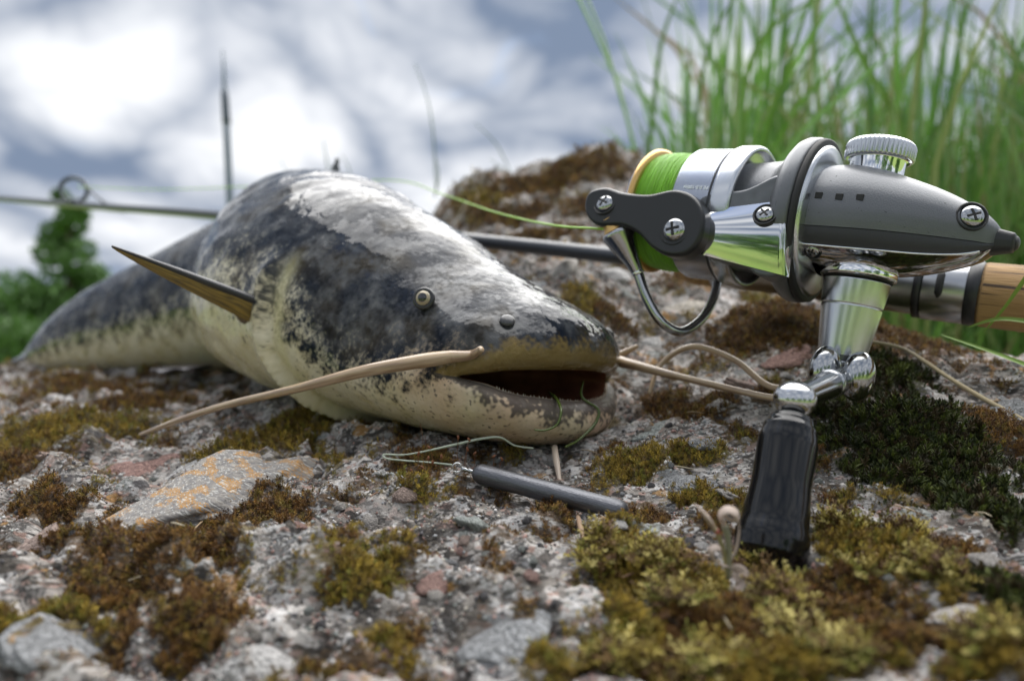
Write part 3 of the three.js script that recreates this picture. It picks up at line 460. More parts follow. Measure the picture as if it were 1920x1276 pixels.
for (const s of [1, -1]) { // eyes
  const f = 2.62 / 16, [p, n] = skinFrame(7.45, s > 0 ? f : 1 - f);
  const eye = mesh('eye', new THREE.SphereGeometry(.0033, 40, 24), std([.10, .10, .10], .25, 0, { clearcoat: .6 }), fish); eye.position.copy(p).addScaledVector(n, -.0023);
  const look = Fn.clone().multiplyScalar(s).addScaledVector(Fh, .55).add(new THREE.Vector3(0, .12, 0)).normalize(); eye.quaternion.setFromUnitVectors(new THREE.Vector3(1, 0, 0), look);
  const cap = (r, a0, a1) => { const pr = []; for (let i = 0; i <= 14; i++) { const a = lerp(a0, a1, i / 14); pr.push([Math.cos(a) * r, Math.sin(a) * r]); } return lathe(pr, 36); };
  mesh('iris', cap(.00336, .86, .47), std([.34, .29, .20], .25, .1), eye);
  mesh('iris_ring', cap(.00334, .66, .56), std([.10, .075, .05], .3), eye);
  mesh('pupil', cap(.00338, .49, 0), blackGloss, eye);
  mesh('eyelid', new THREE.TorusGeometry(.0031, .0009, 14, 48).rotateY(Math.PI / 2).translate(.0010, 0, 0), std([.03, .03, .032], .25), eye);
}
for (const s of [1, -1]) { // nostrils
  const f = 1.95 / 16, [p, n] = skinFrame(5.75, s > 0 ? f : 1 - f), m = mesh('nostril', new THREE.SphereGeometry(.0021, 28, 20).scale(.55, 1, 1), std([.05, .05, .054], .3, 0), fish); m.scale.setScalar(1.25);
  m.position.copy(p).addScaledVector(n, -.0006); m.quaternion.setFromUnitVectors(new THREE.Vector3(1, 0, 0), n);
}
// barbels
const under = (c, f, h) => { const [p, n] = skinFrame(c, f); return p.addScaledVector(n, -h); };
const barbTex = colTex(64, 512, (u, v) => { const k = clamp(.5 + fbm2(u * 5, v * 40, 3) * 1.2 + .35 * Math.cos(u * 6.28)); return mix3([.50, .37, .24], [.24, .15, .10], k * .8); });
const barbMat = new THREE.MeshPhysicalMaterial({ map: barbTex, roughness: .2, clearcoat: .5, clearcoatRoughness: .1 });
mesh('barbel', tube([under(4.55, 2.95 / 16, .005), under(4.6, 3.2 / 16, .0008), [-0.0168,0.9949,-0.2345], [-0.019,0.9948,-0.236], [-0.0449,0.9907,-0.236], [-0.0719,0.984,-0.246], [-0.1097,0.9749,-0.268], [-0.149,0.9624,-0.292]], [.0012, .0025, .0021, .0017, .0014, .0014, .0013, .0012, .0006], 90, 14), barbMat, fish).userData.label = 'long pale whisker reaching across the moss';
mesh('barbel', tube([under(4.9, 1 - 2.6 / 16, .009), under(4.85, 1 - 3.1 / 16, .0012), [0.0436,0.9917,-0.298], [0.0505,0.9897,-0.288], [0.0594,0.9873,-0.28], [0.0753,0.9834,-0.264], [0.0877,0.9806,-0.25], [0.0976,0.9796,-0.245], [0.0987,0.9823,-0.25], [0.0919,0.9839,-0.262], [0.0837,0.9929,-0.276], [0.0703,0.9975,-0.287], [0.0598,0.9906,-0.292], [0.0537,0.9791,-0.286]], [.0008, .0024, .0018, .0014, .0013, .0012, .0012, .0012, .0012, .0012, .0012, .0011, .0008], 160, 14), barbMat, fish).userData.label = 'pinkish whisker looping back behind the knob';
mesh('chin_barbel', tube([[0.0147,0.9632,-0.252], [0.0149,0.9601,-0.246], [0.0157,0.9535,-0.238]], [.0011, .0011, .0006], 20, 10), std([.55, .45, .36], .4), fish);
// fins
const finTex = colTex(256, 256, (u, v) => { const k = .5 + .5 * Math.sin(v * 90 + 3 * n2(u * 3, v * 6)), q = fbm2(u * 6, v * 10, 4); return mix3(mix3([.30, .20, .05], [.10, .07, .03], k * .75), [.05, .045, .04], clamp(q)); });
const finMat = new THREE.MeshPhysicalMaterial({ map: finTex, roughness: .26, side: THREE.DoubleSide });
{ // pectoral fin: stout leading ray, blade folded back behind it
  const r = V([-0.0886,1.0096,-0.3]), t = V([-0.1372,1.0323,-0.25]), back = new THREE.Vector3(.10, -.93, -.35).normalize(), ax = t.clone().sub(r);
  const up = ax.clone().cross(back).normalize(); if (up.y < 0) up.negate();
  const geo = gridGeo(40, 40, (u, v) => { const a = v * 2 * Math.PI, ch = .0150 * Math.pow(1 - u, .8) * (.3 + .7 * sstep(0, .3, u)) + .0008, th = .0032 * (1 - u * .75) * (1 - .15 * u), cx = (1 - Math.cos(a)) / 2, sy = Math.sin(a) * Math.pow(1 - cx, .55); const p = r.clone().addScaledVector(ax, u).addScaledVector(back, ch * (cx - .1)).addScaledVector(up, th * sy * .75 + .006 * Math.sin(u * 3.1) * .35); return p.toArray(); });
  mesh('pectoral_fin', geo, finMat, fish);
  mesh('fin_spine', tube([r.clone().addScaledVector(ax, -.06), r.clone().addScaledVector(ax, .3).addScaledVector(up, .0022), r.clone().addScaledVector(ax, .65).addScaledVector(up, .0022), t], [.0026, .0022, .0015, .0004], 40, 12), std([.035, .035, .038], .22), fish);
}
{ const fb = mesh('fin_base', new THREE.SphereGeometry(.0085, 36, 28).scale(1, .8, .85), std([.11, .08, .055], .25, 0, { clearcoat: .3 }), fish); fb.position.set(...[-0.104,1.0121,-0.2965]); }
const finSheet = (a, b, dirA, dirB, h, th = .0012) => { const A = V(a), B = V(b), D1 = V(dirA), D2 = V(dirB), nrm = B.clone().sub(A).cross(D1).normalize(); return gridGeo(30, 24, (u, v) => { const w = v * 2 * Math.PI, s = (1 - Math.cos(w)) / 2, o = Math.sin(w) * th * (1 - s * .7), p = A.clone().lerp(B, u).addScaledVector(D1.clone().lerp(D2, u), s * h * Math.pow(Math.sin(Math.PI * clamp(u * .86 + .1)), .6)).addScaledVector(nrm, o + .001 * Math.sin(u * 24) * s); return p.toArray(); }); };
mesh('dorsal_fin', finSheet([-.108, 1.088, -.440], [-.118, 1.090, -.462], [.15, 1, -.25], [0, 1, -.6], .026), std([.03, .036, .036], .4), fish);
mesh('pelvic_fin', finSheet([-.176, .985, -.430], [-.205, .984, -.475], [-.9, -.12, .3], [-.9, -.05, .1], .034), std([.05, .045, .055], .25), fish);
mesh('anal_fin', finSheet([-.235, .981, -.503], [-.405, .974, -.586], [-.25, -.15, .5], [-.3, -.1, .4], .024), std([.06, .058, .075], .28), fish);
mesh('tail_fin', finSheet([-.440, .986, -.618], [-.440, .968, -.610], [-1, .05, -.2], [-1, -.05, -.1], .06), std([.09, .05, .04], .4), fish);
{ // fine teeth along the lower lip
  const parts = []; for (let i = 0; i < 46; i++) { const f = (5.4 + 5.2 * i / 45) / 16, [p] = skinFrame(2.62, f); const g = new THREE.ConeGeometry(.00018, .0008 + .0005 * hash(i, 3), 5); g.translate(p.x + (hash(i, 1) - .5) * .001, p.y + .0002, p.z + (hash(i, 2) - .5) * .001); parts.push(g); }
  const t = mesh('teeth', mergeGeometries(parts), std([.75, .68, .55], .35), fish); t.userData.kind = 'stuff';
}
{ // water weed caught on the jaw
  const wm = std([.07, .10, .02], .25);
  tag(mesh('water_weed', tube([[0.0134,0.9814,-0.262], [0.0155,0.9795,-0.246], [0.0162,0.9764,-0.2405], [0.0147,0.9724,-0.239], [0.0108,0.9708,-0.2375], [0.0073,0.971,-0.2365]], [.0004, .0006, .0006, .0005, .0004, .0003], 60, 7), wm), 'short green strand of weed over the lower lip', 'water weed');
  tag(mesh('water_weed', tube([[0.0263,0.9848,-0.27], [0.0253,0.9795,-0.262], [0.031,0.9751,-0.2615], [0.03,0.9712,-0.2595], [0.0232,0.9655,-0.2535], [0.0182,0.9636,-0.249]], [.0003, .0005, .0005, .0006, .0005, .0004], 60, 7), wm), 'long dark thread of weed hanging from the mouth round the chin', 'water weed');
}

// ---------------------------------------------------------------- spinning reel; own axes: x from spool to tail, y towards the cap, z away from the rod
const reel = tag(group('fishing_reel', [0.0568,1.0507,-0.2876]), 'grey and chrome spinning reel wound with bright green line, standing on its handle', 'fishing reel');
reel.quaternion.setFromRotationMatrix(new THREE.Matrix4().makeBasis(V([0.7693,-0.1667,0.6168]), V([0.195,0.9806,0.0219]), V([-0.6084,0.1034,0.7869]))); reel.updateMatrixWorld(true);
const RLoc = (p) => reel.worldToLocal(V(p));
const grain = grayTex(512, 512, (u, v) => .5 + .5 * n2(u * 256, v * 256) * .6 + .25 * n2(u * 90, v * 90));
const scuffTex = colTex(512, 512, (u, v) => { const g = .90 + .16 * n2(u * 200, v * 200); let c = [.14 * g, .147 * g, .16 * g]; const s = fbm2(u * 14, v * 14, 5) + .25 * n2(u * 80, v * 80); if (s > .68) c = [.02, .02, .022]; return c; });
const rGrey = new THREE.MeshPhysicalMaterial({ map: scuffTex, metalness: .55, roughness: .42, bumpMap: grain, bumpScale: .00006, clearcoat: .25, clearcoatRoughness: .25 });
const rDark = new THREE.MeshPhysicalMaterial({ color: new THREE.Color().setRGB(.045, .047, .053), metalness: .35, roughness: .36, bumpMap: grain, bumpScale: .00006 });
const rBlack = std([.016, .017, .019], .34, 0, { bumpMap: grain, bumpScale: .00008 });
const rRubber = std([.012, .012, .013], .6);
const chrome = std([.78, .79, .80], .045, 1), satin = std([.56, .58, .61], .26, 1), steel = std([.40, .41, .42], .16, 1), brushed = std([.34, .37, .43], .26, 1, { anisotropy: .5 }), gold = std([.62, .40, .15], .3, .9);
const mm = (pr) => pr.map(([a, b]) => [a / 1000, b / 1000]);
const shapeXY = (pts) => { const s = new THREE.Shape(); const c = new THREE.CatmullRomCurve3(pts.map(([x, y]) => new THREE.Vector3(x, y, 0)), true, 'centripetal'); c.getPoints(pts.length * 10).forEach((p, i) => (i ? s.lineTo(p.x, p.y) : s.moveTo(p.x, p.y))); return s; };
const polyXY = (pts) => { const s = new THREE.Shape(); pts.forEach((p, i) => (i ? s.lineTo(...p) : s.moveTo(...p))); s.closePath(); return s; };
function screw(parent, p, r, n, turn) {
  const head = mesh('screw', lathe([[-.0015, r * 1.0], [0, r], [r * .28, r * .82], [r * .42, r * .45], [r * .46, 0]], 36), steel, parent); head.position.copy(p); head.quaternion.setFromUnitVectors(new THREE.Vector3(1, 0, 0), n).multiply(new THREE.Quaternion().setFromAxisAngle(new THREE.Vector3(1, 0, 0), turn));
  for (const a of [0, 1]) mesh('slot', new RoundedBoxGeometry(r * .5, a ? r * 1.15 : r * .24, a ? r * .24 : r * 1.15, 2, r * .06).translate(r * .235, 0, 0), rRubber, head);
  mesh('recess', lathe([[-.001, r * 1.32], [.0001, r * 1.30], [.0003, r * 1.16], [-.0006, r * 1.0]], 40), rBlack, head);
}
{ // spool
  const spool = mesh('spool', lathe(mm([[-3.2, 0.1], [-3.2, 17], [-2.4, 21], [-.6, 22.9], [1, 22], [2.2, 19], [16, 19], [17, 22.2], [17.6, 23.4], [18.6, 24], [26, 24.05], [33, 24.2]]), 96), brushed, reel);
  mesh('lip', lathe(mm([[-.7, 22.4], [-.4, 23.3], [.4, 23.9], [1.3, 23.8], [2, 23], [2.2, 21.5]]), 96), gold, spool);
  const lineCol = colTex(256, 512, (u, v) => { const k = .82 + .18 * Math.sin(v * 6.2832 * 24 + 2.2 * Math.sin(u * 6.28 * 3) + n2(u * 9, v * 30)) + .10 * n2(u * 30, v * 200); return [.34 * k, .86 * k, .05 * k]; }), lineBump = grayTex(256, 512, (u, v) => .5 + .42 * Math.sin(v * 6.2832 * 24 + 2.2 * Math.sin(u * 6.28 * 3) + n2(u * 9, v * 30)));
  const pr = []; for (let i = 0; i <= 24; i++) { const t = i / 24; pr.push([2 + 15 * t, 21.6 + .7 * Math.sin(t * 3.14) + .16 * Math.sin(t * 60) + .8 * (1 - t) * t]); }
  mesh('wound_line', lathe(mm(pr), 128), new THREE.MeshPhysicalMaterial({ map: lineCol, bumpMap: lineBump, bumpScale: .0009, roughness: .5 }), spool).userData.label = 'bright green braided line';
  mesh('skirt_ring', lathe(mm([[33, 24.3], [33.3, 24.9], [34, 25.2], [38.8, 25.3], [39.8, 25], [40.4, 24.3], [40.2, 23.2], [37, 22.6], [36, 14]]), 96), satin, spool);
  mesh('skirt_line', lathe(mm([[31.6, 24.1], [31.7, 24.4], [32.4, 24.4], [32.5, 24.1]]), 96), rDark, spool);
  const cv = document.createElement('canvas'); cv.width = 512; cv.height = 160; const cx = cv.getContext('2d'); cx.clearRect(0, 0, 512, 160); cx.fillStyle = '#eef2fa'; cx.font = 'bold 82px sans-serif'; cx.textAlign = 'center'; cx.textBaseline = 'middle'; cx.fillText('PE 0.8-100m', 256, 80);
  const tx = new THREE.CanvasTexture(cv); tx.colorSpace = THREE.SRGBColorSpace;
  const pg = gridGeo(4, 16, (u, v) => { const a = lerp(6, 14.5, v) * Math.PI / 180; return [lerp(.0215, .0318, u), Math.sin(a) * .02432, Math.cos(a) * .02432]; });
  const uvA = pg.attributes.uv; for (let i = 0; i < uvA.count; i++) uvA.setXY(i, 1 - uvA.getX(i), 1 - uvA.getY(i));
  mesh('print', pg, new THREE.MeshStandardMaterial({ map: tx, transparent: true, roughness: .4, side: THREE.DoubleSide }), spool);
}
{ // rotor
  const rotor = mesh('rotor', lathe(mm([[30, 19], [44, 19.6], [49, 20.2], [52, 22], [54, 25.4], [55.6, 27.2], [57.5, 28], [60, 28], [61, 27.4], [61.2, 25]]), 96), rGrey, reel);
  mesh('gasket', lathe(mm([[60.8, 25], [61, 27.3], [61.6, 27.7], [62.6, 27.5], [63, 26.8], [63, 22]]), 96), rRubber, rotor);
  mesh('bearing_plate', lathe(mm([[62.4, 25.5], [63.4, 25.3], [64.2, 24], [66, 18]]), 96), satin, rotor);
  const ex = (s, d, b) => new THREE.ExtrudeGeometry(s, { depth: d, bevelEnabled: true, bevelThickness: b, bevelSize: b, bevelSegments: 4, curveSegments: 16 });
  const arm = mesh('rotor_arm', ex(shapeXY([[0.0295,-0.0003], [0.045,0.0034], [0.0538,0.0081], [.0566, .0085], [.0592, .0118], [.0606, .006], [.0606, -.021], [.055, -.0225], [0.0499,-0.0198], [0.0348,-0.0173], [0.0305,-0.0102]]), .0135, .0012).translate(0, 0, .0095), rGrey, rotor);
  mesh('rotor_arm', ex(polyXY([[.024, .009], [.056, .013], [.0606, .018], [.0606, -.018], [.056, -.013], [.024, -.009]]), .008, .0012).translate(0, 0, -.026), rGrey, rotor);
  // mirror plate: a polished cover, bulging towards a soft ridge
  const a = [0.0321,-0.0035], b = [0.061,0.0014], e = [0.0327,-0.0186], f = [0.0639,-0.0229];
  const plate = mesh('mirror_plate', gridGeo(40, 40, (u, v) => { const x = lerp(lerp(a[0], b[0], u), lerp(e[0], f[0], u), v), y = lerp(lerp(a[1], b[1], u), lerp(e[1], f[1], u), v), edge = Math.min(1, Math.min(u, 1 - u) * 14), k = v < .42 ? Math.sin(v / .42 * Math.PI / 2) : Math.cos((v - .42) / .58 * 1.25); return [x, y, .0225 + Math.sqrt(edge * (2 - edge)) * (.0016 + .0024 * k + .0012 * u * (1 - v))]; }), std([.62, .63, .65], .05, 1, { side: THREE.DoubleSide }), rotor); plate.userData.label = 'polished chrome plate';
  screw(rotor, new THREE.Vector3(...[0.0539,-0.0043], .0272), .0030, new THREE.Vector3(.02, .35, .93).normalize(), .5);
}
{ // bail: arm, roller, wire
  const s = shapeXY([[-0.0105,-0.0076], [-0.0108,-0.0023], [-0.0054,-0.0003], [0.0024,-0.0017], [0.0134,-0.002], [0.0233,0], [0.0298,-0.0019], [0.034,-0.0075], [0.0345,-0.0144], [0.0312,-0.0191], [0.025,-0.02], [0.0192,-0.0179], [0.0128,-0.0135], [0.0057,-0.0113], [-0.0056,-0.0115]]);
  const arm = mesh('bail_arm', new THREE.ExtrudeGeometry(s, { depth: .0045, bevelEnabled: true, bevelThickness: .0021, bevelSize: .0014, bevelSegments: 6, curveSegments: 8 }).translate(0, 0, .0255), rBlack, reel);
  screw(arm, new THREE.Vector3(...[0.0259,-0.0124], .0318), .0042, new THREE.Vector3(0, .05, 1).normalize(), .25);
  screw(arm, new THREE.Vector3(...[-0.0037,-0.0047], .0316), .0036, new THREE.Vector3(-.05, .3, .95).normalize(), .9);
  const c0 = new THREE.Vector3(...[0.0005,-0.0134], .0265), c1 = new THREE.Vector3(...[0.0097,-0.0274], .0215), dir = c1.clone().sub(c0), len = dir.length(); dir.normalize();
  const put = (m) => { m.position.copy(c0); m.quaternion.setFromUnitVectors(new THREE.Vector3(1, 0, 0), dir); return m; };
  put(mesh('line_roller', lathe([[-.0052, .003], [-.005, .0046], [-.0038, .0042], [-.002, .0042], [-.0006, .005], [0, .0052]], 40), gold, reel));
  put(mesh('bail_cone', lathe([[0, .001], [0, .0055], [.0008, .0064], [.002, .0062], [len * .35, .0050], [len * .7, .0031], [len, .0021]], 48), steel, reel));
  put(mesh('collar', lathe([[len - .0008, .0021], [len - .0006, .0024], [len + .0004, .0024], [len + .0006, .0018]], 32), chrome, reel));
  const w = [c1, new THREE.Vector3(...[0.0148,-0.0363], .020), new THREE.Vector3(...[0.0212,-0.0436], .017), new THREE.Vector3(...[0.0257,-0.0453], .011), new THREE.Vector3(...[0.0285,-0.0399], .003), new THREE.Vector3(...[0.0279,-0.0303], -.006), new THREE.Vector3(...[0.0241,-0.0207], -.014), new THREE.Vector3(...[0.0146,-0.012], -.022), new THREE.Vector3(.022, -.006, -.028)];
  mesh('bail_wire', tube(w, [.0019, .0018, .0018, .0017, .0017, .0017, .0017], 90, 16), steel, reel);
  mesh('bail_pivot', lathe(mm([[-3, 1], [-3, 7], [-2, 8], [2, 8], [3, 7], [3, 1]]), 40).rotateY(Math.PI / 2).translate(.0245, -.004, -.0275), rBlack, reel);
}
{ // gear housing
  const st = [[62.5, 17.3, -5.6, -11.2, -15.5, 21.5], [67, 18.2, -5.5, -11.2, -16, 21.6], [74, 18.4, -5.4, -11.2, -16.2, 21.2], [82, 17.0, -5.2, -11, -16, 20], [90, 14.6, -5.0, -10.7, -15.2, 17.9], [98, 11.9, -4.8, -10.2, -13.4, 15], [105, 8.8, -4.6, -9.2, -11, 11.8], [110, 6, -4.4, -7.6, -8.8, 9], [113, 3.6, -4.2, -6, -6.6, 6.4], [114.8, 1.6, -3.4, -4.2, -4.5, 3.6]];
  const at = (t, k) => { const x = clamp(t) * (st.length - 1), i = Math.min(Math.floor(x), st.length - 2), f = x - i, g = (n) => st[clamp(n, 0, st.length - 1)][k]; return cr(g(i - 1), g(i), g(i + 1), g(i + 2), f) / 1000; };
  const side = (t, v) => { // v 0 top centre, 1 crease
    const T = at(t, 1), C = at(t, 2), W = at(t, 5), K = [[T, 0], [T * .995, W * .22], [T * .93, W * .44], [T * .74, W * .72], [T * .42, W * .92], [T * .1, W], [C * .4, W * 1.005], [C, W * .985]], x = v * (K.length - 1), i = Math.min(Math.floor(x), K.length - 2), f = x - i, g = (n) => K[clamp(n, 0, K.length - 1)];
    return [cr(g(i - 1)[0], g(i)[0], g(i + 1)[0], g(i + 2)[0], f), cr(g(i - 1)[1], g(i)[1], g(i + 1)[1], g(i + 2)[1], f)];
  };
  const shell = gridGeo(80, 96, (u, v) => { const s = v * 2 - 1, [q, r] = side(u, Math.abs(s)); return [at(u, 0), q, Math.sign(s) * -r]; });
  const house = mesh('housing', shell, rGrey, reel); house.material.side = THREE.DoubleSide;
  const strip = (f0, f1, n = 6) => mergeGeometries([1, -1].map((s) => gridGeo(80, n, (u, v) => { const a = f0(u), b = f1(u); return [at(u, 0), lerp(a[0], b[0], v), s * (lerp(a[1], b[1], v) + .0006 * Math.sin(v * 3.14))]; })));
  const low = mesh('shaded_lower_shell', strip((u) => [at(u, 2) - .0002, at(u, 5) * .978], (u) => [at(u, 3), at(u, 5) * .86]), rDark, house); low.material.side = THREE.DoubleSide;  // same housing; darker grey puts the shade of its downward face into the colour
  mesh('bottom_plate', gridGeo(80, 40, (u, v) => { const s = v * 2 - 1, a = Math.abs(s), W = at(u, 5), q0 = at(u, 3) - .0002, q1 = at(u, 4); return [at(u, 0), lerp(q1, q0, Math.pow(a, 3)), s * W * .862]; }), std([.55, .55, .56], .06, 1, { side: THREE.DoubleSide }), house);
  mesh('trim', mergeGeometries([1, -1].map((s) => tube([0, .12, .25, .4, .55, .7, .82].map((u) => [at(u, 0), at(u, 3), s * (at(u, 5) * .862 + .0002)]), .0004, 60, 8))), chrome, house);
  for (const [x, y] of [[0.0673,0.004], [0.0734,0.0039], [0.0792,0.0042]]) { const u = clamp((x * 1000 - 62.5) / 60); const m = mesh('window', new RoundedBoxGeometry(.0022, .0021, .0012, 2, .0002), rRubber, house); let W = .0; for (let k = 0; k <= 60; k++) { const t = k / 60; if (Math.abs(at(t, 0) - x) < .0012) { for (let vv = 0.3; vv < 1; vv += .01) { const [q, r] = side(t, vv); if (Math.abs(q - y) < .0007) W = r; } } } m.position.set(x, y, (W || .0212) - .0003); }
  screw(house, new THREE.Vector3(...[0.1081,0.0027], .0098), .0034, new THREE.Vector3(.42, .22, .88).normalize(), .3);
  screw(house, new THREE.Vector3(.0675, -.0128, .0165), .0022, new THREE.Vector3(0, -.62, .78).normalize(), .3);
  const tail = gridGeo(12, 24, (u, v) => { const a = v * 2 * Math.PI, h = lerp(.0046, .0026, u), w = lerp(.0055, .0034, u), k = (x) => Math.sign(x) * Math.pow(Math.abs(x), .6), s = u > .92 ? (1 - u) / .08 * .5 + .5 : 1; return [lerp(.1105, .1195, u), -.0012 - .0018 * u * 0 + h * k(Math.sin(a)) * s - .0012, w * k(Math.cos(a)) * s]; });
  mesh('tail_cap', mergeGeometries([tail, new THREE.SphereGeometry(.0028, 16, 12).scale(.5, .8, 1).translate(.1189, -.0024, 0)]), rBlack, house).material.side = THREE.DoubleSide;
  // knurled cap opposite the handle
  const capY = (pr, seg) => { const g = new THREE.LatheGeometry(pr.map(([y, r]) => new THREE.Vector2(Math.max(r, .0001) / 1000, y / 1000)), seg); g.translate(.0772, 0, 0); return g; };
  const cap = mesh('axle_cap', capY([[14, 8.4], [21, 8.4], [21.4, 9.4], [21.4, 9.9]], 64), chrome, house);
  { const g = new THREE.LatheGeometry(mm([[9.9, 21.4], [10.6, 21.8], [10.7, 25.6], [10.2, 26.6], [9.2, 27.4], [7.5, 27.7], [.1, 27.7]]).map(([r, y]) => new THREE.Vector2(r, y)), 360), p = g.attributes.position; for (let i = 0; i < p.count; i++) { const x = p.getX(i), y = p.getY(i), z = p.getZ(i), r = Math.hypot(x, z); if (r > .0088 && y > .0216) { const a = Math.atan2(z, x), k = 1 - .045 * Math.pow(.5 + .5 * Math.cos(a * 45), 2); p.setX(i, x * k); p.setZ(i, z * k); } } g.computeVertexNormals(); g.translate(.0772, 0, 0); mesh('knurled_knob', g, satin, cap); }
  // handle: collar, tapered shank, joint, crank arm, ball and black paddle knob
  const hy = (pr, seg = 72) => { const g = new THREE.LatheGeometry(pr.map(([y, r]) => new THREE.Vector2(Math.max(r, .0001) / 1000, y / 1000)).reverse(), seg); g.translate(.0784, 0, .0005); return g; };
  const handle = mesh('handle', hy([[-18.6, 9], [-18.6, 10.1], [-19.2, 10.35], [-26.6, 9.5], [-26.9, 9.1], [-27.3, 9.1], [-27.6, 9.4], [-43.4, 7.55]]), satin, reel);
  mesh('collar', hy([[-10, 10.2], [-13.4, 10.6], [-14, 11.7], [-17, 11.9], [-17.8, 11.5], [-18.1, 10.2], [-18.2, 8]]), chrome, handle);
  mesh('seal', hy([[-17.9, 8], [-18, 10.6], [-18.5, 10.6], [-18.7, 8]]), rRubber, handle);
  mesh('dark_band', hy([[-43.4, 7.55], [-45.4, 7.3]]), std([.18, .18, .19], .3, 1), handle);
  mesh('end_ring', hy([[-45.4, 7.3], [-45.6, 7.5], [-46.8, 7.35], [-47.2, 6.9], [-47.3, 1]]), satin, handle);
  const J = RLoc([0.1017,0.9877,-0.2265]), B = RLoc([0.0751,0.9844,-0.1935]), d = B.clone().sub(J).normalize();
  const ax = new THREE.Vector3(0, 1, 0).cross(d).normalize();
  for (const s of [1, -1]) { const m = mesh('joint_lobe', new THREE.SphereGeometry(.0062, 40, 28).scale(.78, 1.25, 1.05), steel, handle); m.position.copy(J).addScaledVector(ax, s * .0050).add(new THREE.Vector3(0, .0022, 0)); m.quaternion.setFromUnitVectors(new THREE.Vector3(1, 0, 0), ax); }
  const pin = mesh('hinge_pin', lathe(mm([[-9.6, .1], [-9.6, 2], [-9.2, 2.4], [9.2, 2.4], [9.6, 2], [9.6, .1]]), 28), chrome, handle); pin.position.copy(J); pin.quaternion.setFromUnitVectors(new THREE.Vector3(1, 0, 0), ax);
  mesh('crank_arm', tube([J.clone().addScaledVector(d, -.003), J.clone().addScaledVector(d, .006), J.clone().lerp(B, .5), B], [.0041, .0041, .0036, .0033], 30, 28), steel, handle);
  const cl = mesh('arm_collar', lathe(mm([[-1.6, 3], [-1.5, 4.5], [1.5, 4.5], [1.7, 3.6]]), 40), satin, handle); cl.position.copy(J).addScaledVector(d, .0095); cl.quaternion.setFromUnitVectors(new THREE.Vector3(1, 0, 0), d);
  const ball = mesh('ball', new THREE.SphereGeometry(.0056, 48, 32).scale(1, .88, 1), std([.52, .53, .55], .2, 1), handle); ball.position.copy(B);
  const K0 = RLoc([0.0732,0.9802,-0.1905]), K1 = RLoc([0.0616,0.9449,-0.176]), ka = K1.clone().sub(K0), kl = ka.length(), kd = ka.clone().normalize(), kx = new THREE.Vector3(.86, 0, .50); kx.addScaledVector(kd, -kx.dot(kd)).normalize(); const kz = kx.clone().cross(kd);
  const prof = [[0, .1, .1], [.002, 4.6, 4.6], [.02, 5.2, 5.3], [.045, 5.5, 5.8], [.10, 6.3, 7.0], [.2, 6.9, 7.6], [.45, 6.9, 7.3], [.7, 7.7, 7.9], [.82, 8.5, 8.9], [.90, 8.2, 8.6], [.955, 7, 7.4], [.988, 4.8, 5.2], [1, .1, .1]];
  const kp = (u, k) => { let i = 0; while (i < prof.length - 2 && prof[i + 1][0] < u) i++; const f = clamp((u - prof[i][0]) / (prof[i + 1][0] - prof[i][0])); return lerp(prof[i][k], prof[i + 1][k], f * f * (3 - 2 * f)) / 1000; };
  const us = []; for (let i = 0; i <= 90; i++) { const t = i / 90; us.push(.5 - .5 * Math.cos(Math.PI * t)); }
  const knob = gridGeo(90, 200, (u, v) => { const w = us[Math.round(u * 90)], a = v * 2 * Math.PI, e = .94, sg = (x) => Math.sign(x) * Math.pow(Math.abs(x), e), c = sg(Math.cos(a)), s = sg(Math.sin(a)); const dish = sstep(.12, .35, w) * sstep(.92, .6, w) * .0016 * Math.pow(1 - Math.min(1, Math.abs(c)), 1) * 1; return K0.clone().addScaledVector(ka, w).addScaledVector(kx, kp(w, 1) * c).addScaledVector(kz, kp(w, 2) * s).toArray(); });
  mesh('knob', knob, std([.006, .0064, .0075], .13, 0, { specularIntensity: .8, side: THREE.DoubleSide }), handle).userData.label = 'glossy black paddle knob';
  // stem and foot, clamped to the rod behind
  const F = RLoc([0.1354,1.0276,-0.325]);
  mesh('stem', tube([[.072, 0, -.012], [.070, -.004, -.03], F.clone().lerp(new THREE.Vector3(.07, -.004, -.03), .25)], [.0095, .0062, .0070], 30, 20, 1.4), rBlack, reel);
  mesh('foot', tube([RLoc([0.151,1.0218,-0.295]), F.clone(), RLoc([0.11,1.0315,-0.342])], [.004, .0075, .004], 30, 16), rBlack, reel);
}

